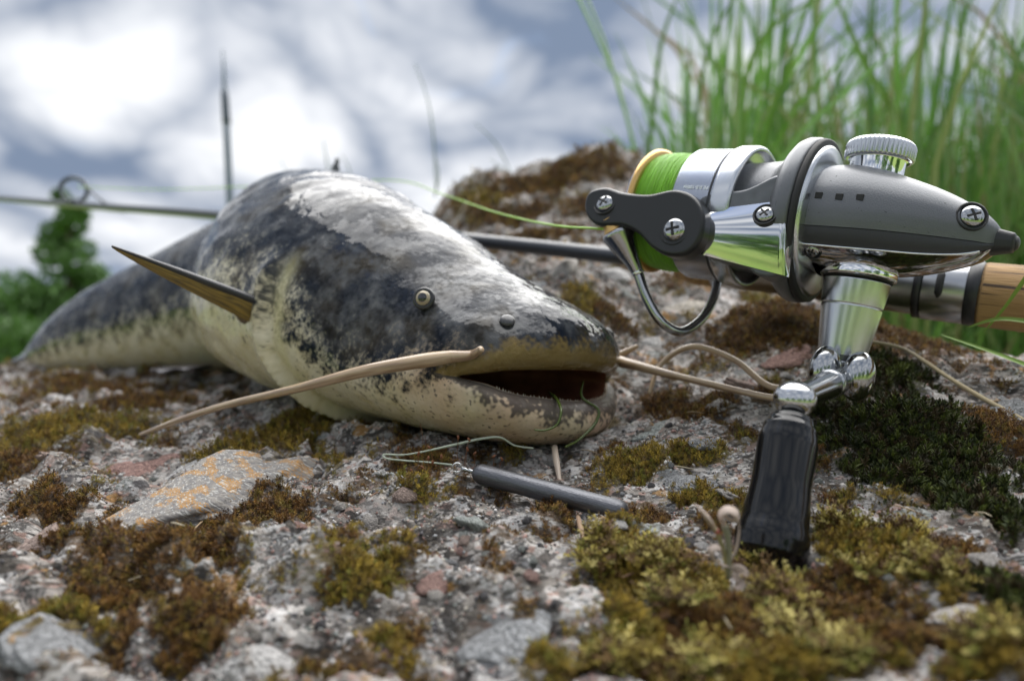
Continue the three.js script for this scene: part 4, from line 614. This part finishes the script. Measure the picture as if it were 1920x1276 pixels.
// ---------------------------------------------------------------- rod
const rod = tag(group('fishing_rod'), 'long dark fishing rod with cork grip lying behind the reel and fish', 'fishing rod');
{
  const A = V([0.1829,1.0167,-0.275]), B = V([0.0542,1.0428,-0.371]), D = B.clone().sub(A).normalize(), q = new THREE.Quaternion().setFromUnitVectors(new THREE.Vector3(1, 0, 0), D);
  const put = (m) => { m.position.copy(A); m.quaternion.copy(q); return m; };
  const corkTex = colTex(512, 512, (u, v) => { const g = fbm2(u * 5, v * 9, 4), pit = fbm2(u * 30, v * 9 + 4, 3), l = Math.abs(((v * 5) % 1) - .5); let c = mix3([.46, .29, .125], [.33, .19, .075], clamp(.5 + g)); if (pit > .30) c = mix3(c, [.06, .035, .02], sstep(.30, .42, pit)); if (l < .012) c = mix3(c, [.2, .11, .05], .6); return c.map((k) => k * (1 + .12 * n2(u * 90, v * 90))); });
  const cork = new THREE.MeshPhysicalMaterial({ map: corkTex, bumpMap: grain, bumpScale: .0003, roughness: .7 });
  const tb = std([.018, .019, .022], .4), seat = std([.42, .43, .45], .28, 1);
  put(mesh('rear_grip', lathe([[-.24, .001], [-.24, .0125], [-.2, .0128], [0.0052 - .001, .0122], [0.0055, .0118], [0.0055, .001]], 64), cork, rod));
  put(mesh('winding_check', lathe([[0.0052, .0100], [0.0053, .0123], [0.0094, .0123], [0.0095, .0100]], 64), tb, rod));
  put(mesh('seat_hood', lathe([[0.0095, .0100], [0.0097, .0121], [0.0237, .0121], [0.0241, .0105]], 64), seat, rod));
  put(mesh('winding_check', lathe([[0.0241, .009], [0.0243, .0119], [0.0269, .0119], [0.0271, .009]], 64), tb, rod));
  put(mesh('reel_seat', lathe([[0.0271, .009], [0.0273, .0108], [0.0594, .0098], [0.0772, .0092], [0.0963, .0092], [0.1103, .0096], [0.1108, .006]], 64), seat, rod));
  put(mesh('fore_grip', lathe([[0.1108, .006], [0.1110, .0095], [0.1195, .0098], [0.1290, .0075], [0.1304, .004]], 64), cork, rod));
  { // slot in the hood, curving round the tube
    const c = 0.0180, toCam = new THREE.Vector3(-.55, .12, .82), n0 = toCam.addScaledVector(D, -toCam.dot(D)).normalize(), n1 = D.clone().cross(n0).normalize(), pts = []; for (let i = 0; i <= 10; i++) { const a = lerp(-.42, .52, i / 10); pts.push(A.clone().addScaledVector(D, c).addScaledVector(n0, Math.cos(a) * .0112).addScaledVector(n1, Math.sin(a) * .0112)); }
    mesh('slot', tube(pts, [.0010, .0017, .0017, .0017, .0017, .0010], 30, 12), rRubber, rod);
  }
  const P1 = A.clone().addScaledVector(D, 0.1249);
  mesh('blank', tube([P1, A.clone().addScaledVector(D, 0.1627), V([-0.0189,1.0585,-0.43]), V([-0.2423,1.1017,-0.592]), V([-0.4496,1.1393,-0.75]), V([-0.6049,1.1676,-0.862]), V([-1.4415,1.3106,-1.45])], [.0042, .0038, .0036, .0033, .0030, .0028, .0024], 120, 20), std([.035, .04, .05], .34, .1, { clearcoat: .3, clearcoatRoughness: .2 }), rod);
  const gr = mesh('guide_ring', new THREE.TorusGeometry(.0125, .0022, 14, 48), std([.10, .11, .13], .25, .6), rod); gr.position.set(...[-0.4507,1.1546,-0.75]); gr.rotation.y = .25;
  mesh('guide_foot', tube([[-0.4507,1.1447,-0.75], [-0.4501,1.1393,-0.75]], [.0024, .0034], 8, 10), tb, rod);
  mesh('guide_leg', tube([[-0.4368,1.159,-0.745], [-0.4119,1.1414,-0.727], [-0.3924,1.1312,-0.712]], [.0010, .0010, .0016], 16, 8), tb, rod);
  mesh('thread_wrap', tube([[-0.3967,1.1305,-0.714], [-0.3693,1.1253,-0.694]], [.0040, .0040], 4, 14), tb, rod);
}
tag(mesh('fishing_line', tube([[0.0369,1.0403,-0.266], [0.0316,1.0414,-0.27], [0.0195,1.0465,-0.297], [-0.0052,1.0615,-0.355], [-0.0418,1.0881,-0.44], [-0.0836,1.114,-0.52], [-0.1711,1.1253,-0.585], [-0.3232,1.1386,-0.67], [-0.4456,1.1575,-0.748]], .00042, 160, 8), std([.34, .62, .05], .4)), 'single strand of green line running from the reel towards the rod guide', 'fishing line');

// ---------------------------------------------------------------- lead sinker, swivel and leader
{
  const a = V([-0.0119,0.9594,-0.2255]), b = V([0.0326,0.9515,-0.2055]), r = .0031, d = b.clone().sub(a), L = d.length(); d.normalize();
  const s = tag(group('sinker'), 'long grey lead stick sinker lying on the rock under the chin', 'sinker'); s.position.copy(a); s.quaternion.setFromUnitVectors(new THREE.Vector3(1, 0, 0), d);
  const pr = [[0, .0003], [.0003, .0016], [.0012, .0026], [.0026, r]]; for (let i = 1; i < 30; i++) pr.push([lerp(.003, L - .003, i / 30), r * (1 + .012 * n2(i * .7, 3))]); pr.push([L - .0026, r], [L - .0011, .0026], [L - .0003, .0015], [L, .0002]);
  const leadTex = colTex(512, 256, (u, v) => { const q = fbm2(u * 18, v * 4, 4) + .3 * n2(u * 8, v * 90), k = 1 + .2 * q; return [.13 * k, .133 * k, .145 * k]; }), leadB = grayTex(512, 256, (u, v) => .5 + .35 * fbm2(u * 30, v * 6, 4) + .2 * n2(u * 14, v * 60));
  mesh('lead_body', lathe(pr, 48), std([1, 1, 1], .40, .75, { map: leadTex, bumpMap: leadB, bumpScale: .0001 }), s);
  const sw = mesh('swivel', mergeGeometries([lathe(mm([[-.2, .2], [-.2, .6], [-1.4, .8], [-1.6, .55], [-2.4, .55], [-2.6, .85], [-3.8, .85], [-4.4, .35]]).reverse(), 20)]), steel, s);
  const ey = mesh('ring', new THREE.TorusGeometry(.0015, .00028, 10, 32), chrome, s); ey.position.set(-.0058, 0, 0); ey.rotation.set(.2, .5, 0);
  const lm = std([.62, .68, .56], .12, 0, { transmission: .35, thickness: 0 });
  tag(mesh('leader_line', tube([[-0.0189,0.961,-0.2292], [-0.0271,0.9614,-0.2315], [-0.0346,0.9616,-0.2335], [-0.0408,0.9623,-0.2345], [-0.0417,0.9632,-0.235], [-0.0344,0.9632,-0.235], [-0.0191,0.966,-0.2375], [-0.0096,0.9679,-0.239], [-0.0039,0.9681,-0.24], [0.0009,0.9652,-0.242], [0.0071,0.9639,-0.2445]], [.00028, .00028, .0003, .0003, .0003, .0003, .00042, .00045, .0004, .0003, .0003], 140, 8), lm), 'thin clear leader looping from the swivel ring up to the chin', 'leader line');
}

// ---------------------------------------------------------------- small plants and litter on the rock
const straw = std([.44, .36, .22], .6), deadLeaf = std([.40, .32, .27], .65, 0, { side: THREE.DoubleSide });
const onRock = (pts, lift) => pts.map(([x, z], i) => [x, H(x, z) + (Array.isArray(lift) ? lift[i] : lift), z]);
tag(mesh('dry_straw', tube([[0.1482,0.9996,-0.3], [0.1558,0.997,-0.292], [0.1575,0.9919,-0.278], [0.1606,0.9863,-0.268], [0.1666,0.979,-0.256], [0.1735,0.9727,-0.246]], [.0006, .0007, .0008, .0008, .0009, .0008], 60, 8), straw), 'pale dry grass stem curving across the moss beside the handle', 'dry stem');
tag(mesh('dry_twig', tube(onRock([[0.0554,-0.134], [0.0582,-0.1372], [0.062,-0.138], [0.0652,-0.134], [0.0667,-0.1294]], [.0006, .0016, .0018, .0012, .0005]), [.0006, .0006, .0005, .0004, .0003], 40, 8), std([.36, .27, .18], .7)), 'hooked beige twig lying in the feathery moss', 'twig');
tag(mesh('dry_twig', tube(onRock([[0.0381,-0.1863], [0.042,-0.1794], [0.0491,-0.1768]], [.0012, .0012, .001]), [.0003, .0004, .0003], 20, 6), std([.22, .15, .10], .7)), 'thin brown twig beside the curled seedling', 'twig');
tag(mesh('dry_straw', tube(onRock([[0.0189,-0.2088], [0.0184,-0.1964], [0.0185,-0.1836]], [.0012, .0014, .001]), [.0007, .0008, .0006], 20, 8), std([.30, .20, .13], .7)), 'short brown stalk poking out from under the sinker', 'dry stem');
{ // seedling with curled dead leaves
  const s = tag(group('withered_seedling'), 'withered seedling with curled beige leaves beside the black knob', 'seedling');
  const d = .171, st = std([.20, .20, .13], .5), st2 = std([.24, .22, .10], .55), red = std([.30, .08, .06], .5);
  mesh('stem', tube([[0.0475,0.9477,-0.16], [0.0476,0.953,-0.16], [0.0473,0.9571,-0.16], [0.0468,0.9594,-0.16]], [.0005, .0006, .0007, .0008], 24, 10), st, s);
  mesh('stem', tube([[0.0475,0.9483,-0.16], [0.0466,0.953,-0.16], [0.0451,0.9573,-0.159], [0.044,0.9592,-0.1585]], [.0005, .0005, .0005, .0005], 24, 10), st2, s);
  mesh('node', tube([[0.0449,0.9579,-0.159], [0.0443,0.9589,-0.1585]], [.0006, .0006], 4, 10), red, s);
  const ribbon = (pts, wid) => tube(pts, wid.map((w) => w * .8), 60, 12, .35);
  mesh('leaf', ribbon([[0.0441,0.959,-0.1585], [0.0427,0.9611,-0.158], [0.041,0.9632,-0.1575], [0.0393,0.9647,-0.157]], [.0006, .0018, .0021, .0012, .0006]), deadLeaf, s);
  mesh('leaf', ribbon([[0.0468,0.9591,-0.16], [0.0458,0.9616,-0.16], [0.0471,0.963,-0.1595], [0.0488,0.9623,-0.159], [0.0491,0.9607,-0.1595], [0.0472,0.9612,-0.159], [0.0461,0.9622,-0.1585]], [.0008, .0017, .0019, .0018, .0016, .0011, .0004]), deadLeaf, s);
  mesh('leaf', ribbon([[0.0498,0.9606,-0.16], [0.0498,0.9577,-0.16], [0.0492,0.9541,-0.1602], [0.0481,0.9514,-0.1605]], [.0004, .0007, .0008, .0005]), deadLeaf, s);
  mesh('leaf', ribbon([[0.0473,0.9506,-0.1595], [0.0456,0.9512,-0.159], [0.0436,0.9528,-0.1585], [0.0432,0.9547,-0.158], [0.0448,0.9552,-0.158], [0.0457,0.9537,-0.1585]], [.0006, .0012, .0015, .0015, .0012, .0004]), deadLeaf, s);
  mesh('leaf', ribbon([[0.0478,0.9501,-0.1595], [0.049,0.9505,-0.159], [0.0503,0.9495,-0.1585], [0.0492,0.9483,-0.158], [0.048,0.9492,-0.158], [0.0495,0.9477,-0.1575], [0.0482,0.9463,-0.157]], [.0005, .0012, .0014, .0012, .0009, .0014, .0008]), deadLeaf, s);
}
{ // moss stalks with capsules
  const R = rng(31), parts = [];
  for (let i = 0; i < 18; i++) {
    const c = [[-0.0291,-0.2279], [-0.0268,-0.2292], [-0.0333,-0.2394], [-0.0173,-0.2373], [-0.0095,-0.2373]][Math.min(4, Math.floor(R() * 6) % 5)], x = c[0] + (R() - .5) * .012, z = c[1] + (R() - .5) * .010, y = H(x, z), h = .004 + .006 * R(), b = (R() - .5) * .003;
    parts.push(tube([[x, y, z], [x + b * .3, y + h * .6, z], [x + b, y + h, z]], [.0001, .00009, .00008], 8, 5)); if (R() < .75) { const g = new THREE.SphereGeometry(.00042, 8, 6); g.scale(1, 1.9, 1); g.rotateZ((R() - .5) * 1.8); g.translate(x + b, y + h + .0003, z); parts.push(g); }
  }
  tag(mesh('red_moss_stalks', mergeGeometries(parts.map((g) => { const q = g.index ? g.toNonIndexed() : g; q.deleteAttribute('uv'); return q; })), std([.17, .06, .022], .5)), 'tuft of thin red moss stalks with capsules under the chin', 'moss', null, 'stuff');
}
{ // litter: needles and bits of straw
  const R = rng(41), g = tube([[-.5, 0, 0], [-.1, .05, .03], [.5, 0, 0]], [.018, .025, .012], 10, 6), mats = [std([.34, .25, .15], .7), std([.18, .10, .06], .7), std([.46, .40, .28], .7)];
  for (let i = 0; i < 26; i++) {
    const d = .14 + .13 * R(), x = (R() - .42) * 1.2 * d, z = -d, k = i % 3, m = mesh('dry_needle', g, mats[k]); const L = .004 + .007 * R(); m.scale.set(L, L, L); m.position.set(x, H(x, z) + .0012, z); m.rotation.set((R() - .5) * .6, R() * 6.28, (R() - .5) * .5);
    tag(m, ['short tan dry needle lying on the moss and rock', 'short dark brown dry needle lying on the moss and rock', 'short pale straw bit lying on the moss and rock'][k], 'dry needle', 'plant litter on the rock');
  }
}
// blades of grass
function bladeGeo(pts, w, seg = 24) {
  const c = new THREE.CatmullRomCurve3(pts.map(V), false, 'centripetal'), side = new THREE.Vector3(), T = new THREE.Vector3(), toZ = new THREE.Vector3(.2, .25, 1).normalize();
  return gridGeo(seg, 4, (u, v) => { const p = c.getPoint(u); c.getTangent(u, T); side.crossVectors(T, toZ).normalize(); const wd = w * Math.pow(1 - u, .6) * (0.75 + .5 * u) + w * .03, s = v * 2 - 1, up = new THREE.Vector3().crossVectors(side, T); return p.addScaledVector(side, s * wd).addScaledVector(up, Math.abs(s) * wd * .35).toArray(); });
}
const bladeMat = (rgb) => { const m = std(rgb, .5, 0, { side: THREE.DoubleSide, transmission: .35, thickness: 0 }); return m; };
tag(mesh('single_grass', bladeGeo([[0.1791,1.0301,-0.245], [0.171,1.019,-0.245], [0.1681,1.0106,-0.25], [0.165,1.003,-0.255]], .0011), bladeMat([.16, .27, .03])), 'thin grass blade leaning across the cork grip', 'grass blade', undefined, 'thing');
tag(mesh('single_grass', bladeGeo([[0.1807,1.0046,-0.24], [0.1714,1.0064,-0.243], [0.1643,1.0072,-0.247], [0.1569,1.0044,-0.252]], .0011), bladeMat([.20, .32, .05])), 'bright grass blade arching over beneath the cork grip', 'grass blade', undefined, 'thing');
tag(mesh('single_grass', bladeGeo([[0.1807,0.9877,-0.24], [0.1714,0.9918,-0.243], [0.1626,0.9967,-0.25], [0.1524,1.0023,-0.26]], .0011), bladeMat([.22, .36, .06])), 'straight light green grass blade lying low behind the dry stem', 'grass blade', undefined, 'thing');

// ---------------------------------------------------------------- meadow, grass bank, trees
const bankH = (x, z) => 0.84 * Math.exp(-(((x - 1.0) / 0.75) ** 2) - ((z + 1.5) / 0.85) ** 2) + 0.25 * Math.exp(-((x / 1.6) ** 2) - ((z - 1.2) / 1.1) ** 2) + 0.02 * fbm2(x * 2, z * 2, 3);
{
  const ax = []; for (let i = -90; i <= 90; i++) ax.push(Math.sign(i) * 400 * Math.pow(Math.abs(i) / 90, 3.2));
  const g = gridGeo(180, 180, (u, v) => { const x = ax[Math.round(u * 180)], z = -ax[Math.round(v * 180)]; return [x, Math.abs(x) < 8 && Math.abs(z) < 8 ? bankH(x, z) : 0.02 * fbm2(x * .1, z * .1, 2), z]; });
  const uv = g.attributes.uv, p = g.attributes.position; for (let i = 0; i < uv.count; i++) uv.setXY(i, p.getX(i) / 4, p.getZ(i) / 4);
  const t = colTex(512, 512, (u, v) => { const k = fbm2(u * 9, v * 9, 5), f = n2(u * 120, v * 120); return mix3([.13, .25, .03], [.25, .29, .07], clamp(.5 + k)).map((c) => c * (1 + .3 * f)); }); t.wrapS = t.wrapT = THREE.MirroredRepeatWrapping;
  tag(mesh('meadow', g, new THREE.MeshStandardMaterial({ map: t, roughness: .95, side: THREE.DoubleSide })), 'green meadow reaching to the trees', 'meadow', null, 'structure');
}
{ // grass bank behind the rock
  const R = rng(61), mat = new THREE.MeshPhysicalMaterial({ roughness: .5, side: THREE.DoubleSide, transmission: .5, thickness: 0 });
  const gr = tag(group('tall_grass'), 'dense tall green grass growing on the bank behind the rock', 'grass', null, 'stuff');
  const vars = [.05, .14, .28, .5].map((b, i) => bladeGeo([[0, 0, 0], [.02 * b, .35, .03 * b], [.2 * b, .72, .1 * b], [.55 * b, 1 - .22 * b, .2 * b]], .0068, 8));
  const lists = vars.map(() => []);
  for (let i = 0; i < 19000; i++) {
    const d = .80 + 1.9 * Math.pow(R(), 1.3), ang = lerp(.175, .95, Math.pow(R(), .85)), x = ang * d, z = -d; if (x < .12 * d) continue;
    const edge = sstep(.17, .27, ang); const clump = .72 + .4 * n2(x * 4, z * 4);
    const tall = (ang < .42 ? lerp(.42, .74, edge) : .58) * clump * (R() < .15 ? 1.5 : 1) * (.5 + .65 * R()) * (.6 + .33 * d);
    lists[Math.floor(R() * 4)].push([x, z, tall]);
  }
  const M = new THREE.Matrix4(), Q = new THREE.Quaternion(), col = new THREE.Color(), cols = [[.16, .35, .035], [.21, .43, .06], [.12, .27, .035], [.24, .44, .13], [.30, .36, .12], [.09, .21, .04]];
  lists.forEach((l, k) => {
    const im = new THREE.InstancedMesh(vars[k], mat, l.length);
    l.forEach(([x, z, h], i) => { Q.setFromEuler(new THREE.Euler((R() - .5) * .2, R() * 6.28, (R() - .5) * .2)); const w = .5 + .5 * R(); M.compose(new THREE.Vector3(x, Math.max(bankH(x, z), .62) - .03 + .12 * sstep(.2, .6, x), z), Q, new THREE.Vector3(h, h, h).multiply(new THREE.Vector3(1, 1, 1))); im.setMatrixAt(i, M); const c = R() < .05 ? [.33, .24, .12] : cols[Math.floor(R() * 6)], q = .75 + .5 * R(); im.setColorAt(i, col.setRGB(c[0] * q, c[1] * q, c[2] * q)); });
    im.name = 'grass_blades'; im.castShadow = im.receiveShadow = true; im.userData.kind = 'stuff'; gr.add(im);
  });
  const single = [[[[0.5139,1.1514,-0.95], [0.4963,1.2638,-0.93], [0.4439,1.3484,-0.92], [0.3921,1.4395,-0.9]], .0095, 0], [[[0.3216,1.2251,-1], [0.318,1.3494,-1], [0.3509,1.4225,-1], [0.4386,1.481,-1]], .0065, 0], [[[0.5362,1.2026,-0.9], [0.5461,1.3079,-0.9], [0.5566,1.4197,-0.9], [0.5605,1.4592,-0.9]], .0040, 1], [[[0.5219,1.2594,-1.05], [0.5104,1.3746,-1.05], [0.5143,1.459,-1.05], [0.5181,1.5357,-1.05]], .0055, 1], [[[0.591,1.2364,-1.05], [0.5833,1.3515,-1.05], [0.5949,1.4436,-1.05], [0.6002,1.5357,-1.05]], .005, 1], [[[0.5996,1.2535,-0.85], [0.5654,1.2784,-0.85], [0.5219,1.2939,-0.85], [0.4847,1.3219,-0.85]], .0032, 2], [[[0.1919,1.2364,-1.05], [0.2034,1.3362,-1.05], [0.2149,1.4283,-1.05], [0.2418,1.505,-1.05]], .005, 1], [[[0.2734,1.2477,-1.1], [0.2814,1.3683,-1.1], [0.3056,1.4648,-1.1], [0.3458,1.5291,-1.1]], .005, 1], [[[0.7639,1.1914,-1.1], [0.7599,1.3361,-1.1], [0.7559,1.4326,-1.1], [0.7679,1.5452,-1.1]], .005, 1], [[[0.7807,1.1912,-1.2], [0.7719,1.3316,-1.2], [0.7544,1.4544,-1.2], [0.7675,1.5947,-1.2]], .0045, 1]];
  const lab = ['broad grass blade bending over behind the reel', 'tall upright grass blade standing above the bank grass', 'thin grass blade drooping sideways above the rod butt'];
  single.forEach(([p, w, k], i) => tag(mesh('single_grass', bladeGeo(p, w, 30), bladeMat([[.15, .29, .03], [.12, .24, .04], [.10, .2, .05]][k])), lab[k], 'grass blade', 'tall grass blades above the bank', 'thing'));
  // thin stalks standing behind the fish
  for (const [p, w] of [[[[-0.0986,1.1931,-0.95], [-0.1028,1.2694,-0.95], [-0.1111,1.3181,-0.95], [-0.1264,1.3597,-0.95]], .0011], [[[-0.2734,1.2396,-1.1], [-0.2798,1.2718,-1.1], [-0.2847,1.3023,-1.1]], .0012], [[[-0.3313,1.2316,-1.1], [-0.3409,1.2557,-1.1], [-0.3506,1.2734,-1.1]], .0009], [[[-0.2303,1.2249,-1.05], [-0.2364,1.2518,-1.05], [-0.2456,1.2671,-1.05]], .0009], [[[0,1.2026,-0.9], [-0.0197,1.2421,-0.9], [-0.0461,1.2684,-0.9]], .0008], [[[-0.0848,1.1567,-0.8], [-0.0807,1.1801,-0.8], [-0.083,1.1977,-0.8]], .0010]])
    tag(mesh('grass_sprig', tube(p, [w, w, w * .5], 20, 6), std([.13, .20, .13], .6)), 'thin grass stalk standing alone behind the fish and rock', 'grass stalk', 'thin stalks behind the rock', 'thing');
}
{ // upright pole behind the fish
  const p = tag(group('upright_pole'), 'slim grey blue pole standing upright behind the fish', 'pole'), m = std([.16, .20, .25], .4, .3);
  mesh('shaft', tube([[-0.5614,0.0548,-1.5], [-0.579,1.239,-1.5], [-0.5877,1.4474,-1.5]], [.012, .0088, .0066], 40, 16), m, p);
  mesh('joint', tube([[-0.5872,1.4452,-1.5], [-0.591,1.511,-1.5]], [.0084, .0072], 6, 16), std([.07, .09, .12], .4, .3), p);
  mesh('tip', tube([[-0.591,1.5088,-1.5], [-0.5932,1.568,-1.5], [-0.5954,1.5987,-1.5]], [.0050, .0030, .0008], 16, 12), m, p);
}
// trees: tapered trunk, limbs, and leaves spread through uneven lobes
function tree(name, label, x, z, h, w, seed, cone, group_, leaf = .12, n = 5200) {
  const R = rng(seed), t = tag(group(name, [x, 0, z]), label, 'tree', group_), lobes = [];
  const N = cone ? 26 : 22; for (let i = 0; i < N; i++) { const v = cone ? .12 + .86 * i / N : .25 + .6 * R(), rr = cone ? w * .5 * (1 - v * .82) : w * .5 * Math.sqrt(R()), a = R() * 6.28; lobes.push([Math.cos(a) * rr * .8, v * h, Math.sin(a) * rr * .8, (cone ? w * .30 * (1.1 - v) + .12 : w * .16 + .3 * R()) ]); }
  const limbs = [tube([[0, -.3, 0], [.05, h * .3, 0], [0, h * .85, .05]], [h * .028 + .05, h * .02 + .03, .02], 12, 8)]; for (let i = 0; i < 9; i++) { const L = lobes[Math.floor(R() * N)]; limbs.push(tube([[0, L[1] * .6, 0], [L[0] * .5, L[1] * .82, L[2] * .5], [L[0], L[1], L[2]]], [.05, .035, .015], 6, 6)); }
  mesh('trunk', mergeGeometries(limbs), std([.07, .05, .035], .9), t);
  const pos = [], col = [], idx = []; const A = new THREE.Vector3(), B = new THREE.Vector3(), P = new THREE.Vector3();
  for (let i = 0; i < n; i++) {
    const L = lobes[Math.floor(R() * N)]; P.set(R() - .5, R() - .5, R() - .5).normalize().multiplyScalar(L[3] * Math.cbrt(.25 + .75 * R())); P.y *= .8; P.add(new THREE.Vector3(L[0], L[1], L[2])); if (P.y < .05) continue;
    A.set(R() - .5, R() - .5, R() - .5).normalize(); B.set(R() - .5, R() - .5, R() - .5).cross(A).normalize(); const s = leaf * (.6 + .8 * R()), k = pos.length / 3, c = .7 + .6 * R();
    for (const [u, v] of [[-1, 0], [0, -.5], [1, 0], [0, .5]]) { pos.push(P.x + (A.x * u + B.x * v) * s, P.y + (A.y * u + B.y * v) * s, P.z + (A.z * u + B.z * v) * s); col.push(.08 * c, .185 * c, .026 * c); }
    idx.push(k, k + 1, k + 2, k, k + 2, k + 3);
  }
  const g = new THREE.BufferGeometry(); g.setAttribute('position', new THREE.Float32BufferAttribute(pos, 3)); g.setAttribute('color', new THREE.Float32BufferAttribute(col, 3)); g.setIndex(idx); g.computeVertexNormals();
  mesh('crown', g, new THREE.MeshPhysicalMaterial({ vertexColors: true, roughness: .7, side: THREE.DoubleSide, transmission: .3, thickness: 0 }), t);
  return t;
}
tree('slender_tree', 'tall slender dark green tree standing above the hedge', -15.2, -25, 6.3, 2.9, 201, true, null, .11, 7000);
const bushAt = [[-16.7, -25, 3.4, 4.2], [-18.6, -26, 3.0, 4.4], [-13.6, -26, 3.1, 3.4], [-12.2, -27, 2.3, 3.0], [-20.6, -27, 3.6, 4.2], [-10.6, -28, 2.1, 3.0], [-17.4, -22, 2.0, 3.2], [-14.6, -22.5, 1.7, 3.0]];
bushAt.forEach(([x, z, h, w], i) => tree('bush', i < 6 ? 'rounded green bush in the hedge line beyond the meadow' : 'low green bush standing in front of the hedge line', x, z, h * 0.92, w * 1.15, 210 + i, false, i < 6 ? 'bushes of the far hedge' : 'low bushes before the far hedge', .13, 3600));
// unseen scrub added behind the camera, darkens the chrome's reflections and the frontal fill
[[-3.6, 6.2, 2.6, 2.8], [.2, 6.6, 3.0, 3.0], [3.6, 6.0, 2.5, 2.8], [6.2, 3.2, 2.3, 2.6], [-6.2, 3.6, 2.4, 2.6]].forEach(([x, z, h, w], i) => tree('added_scrub_bush', 'unseen leafy bush added behind the camera to darken reflections', x, z, h, w, 230 + i, false, 'unseen scrub added behind the camera', .07, 3600));

renderer.render(scene, camera);
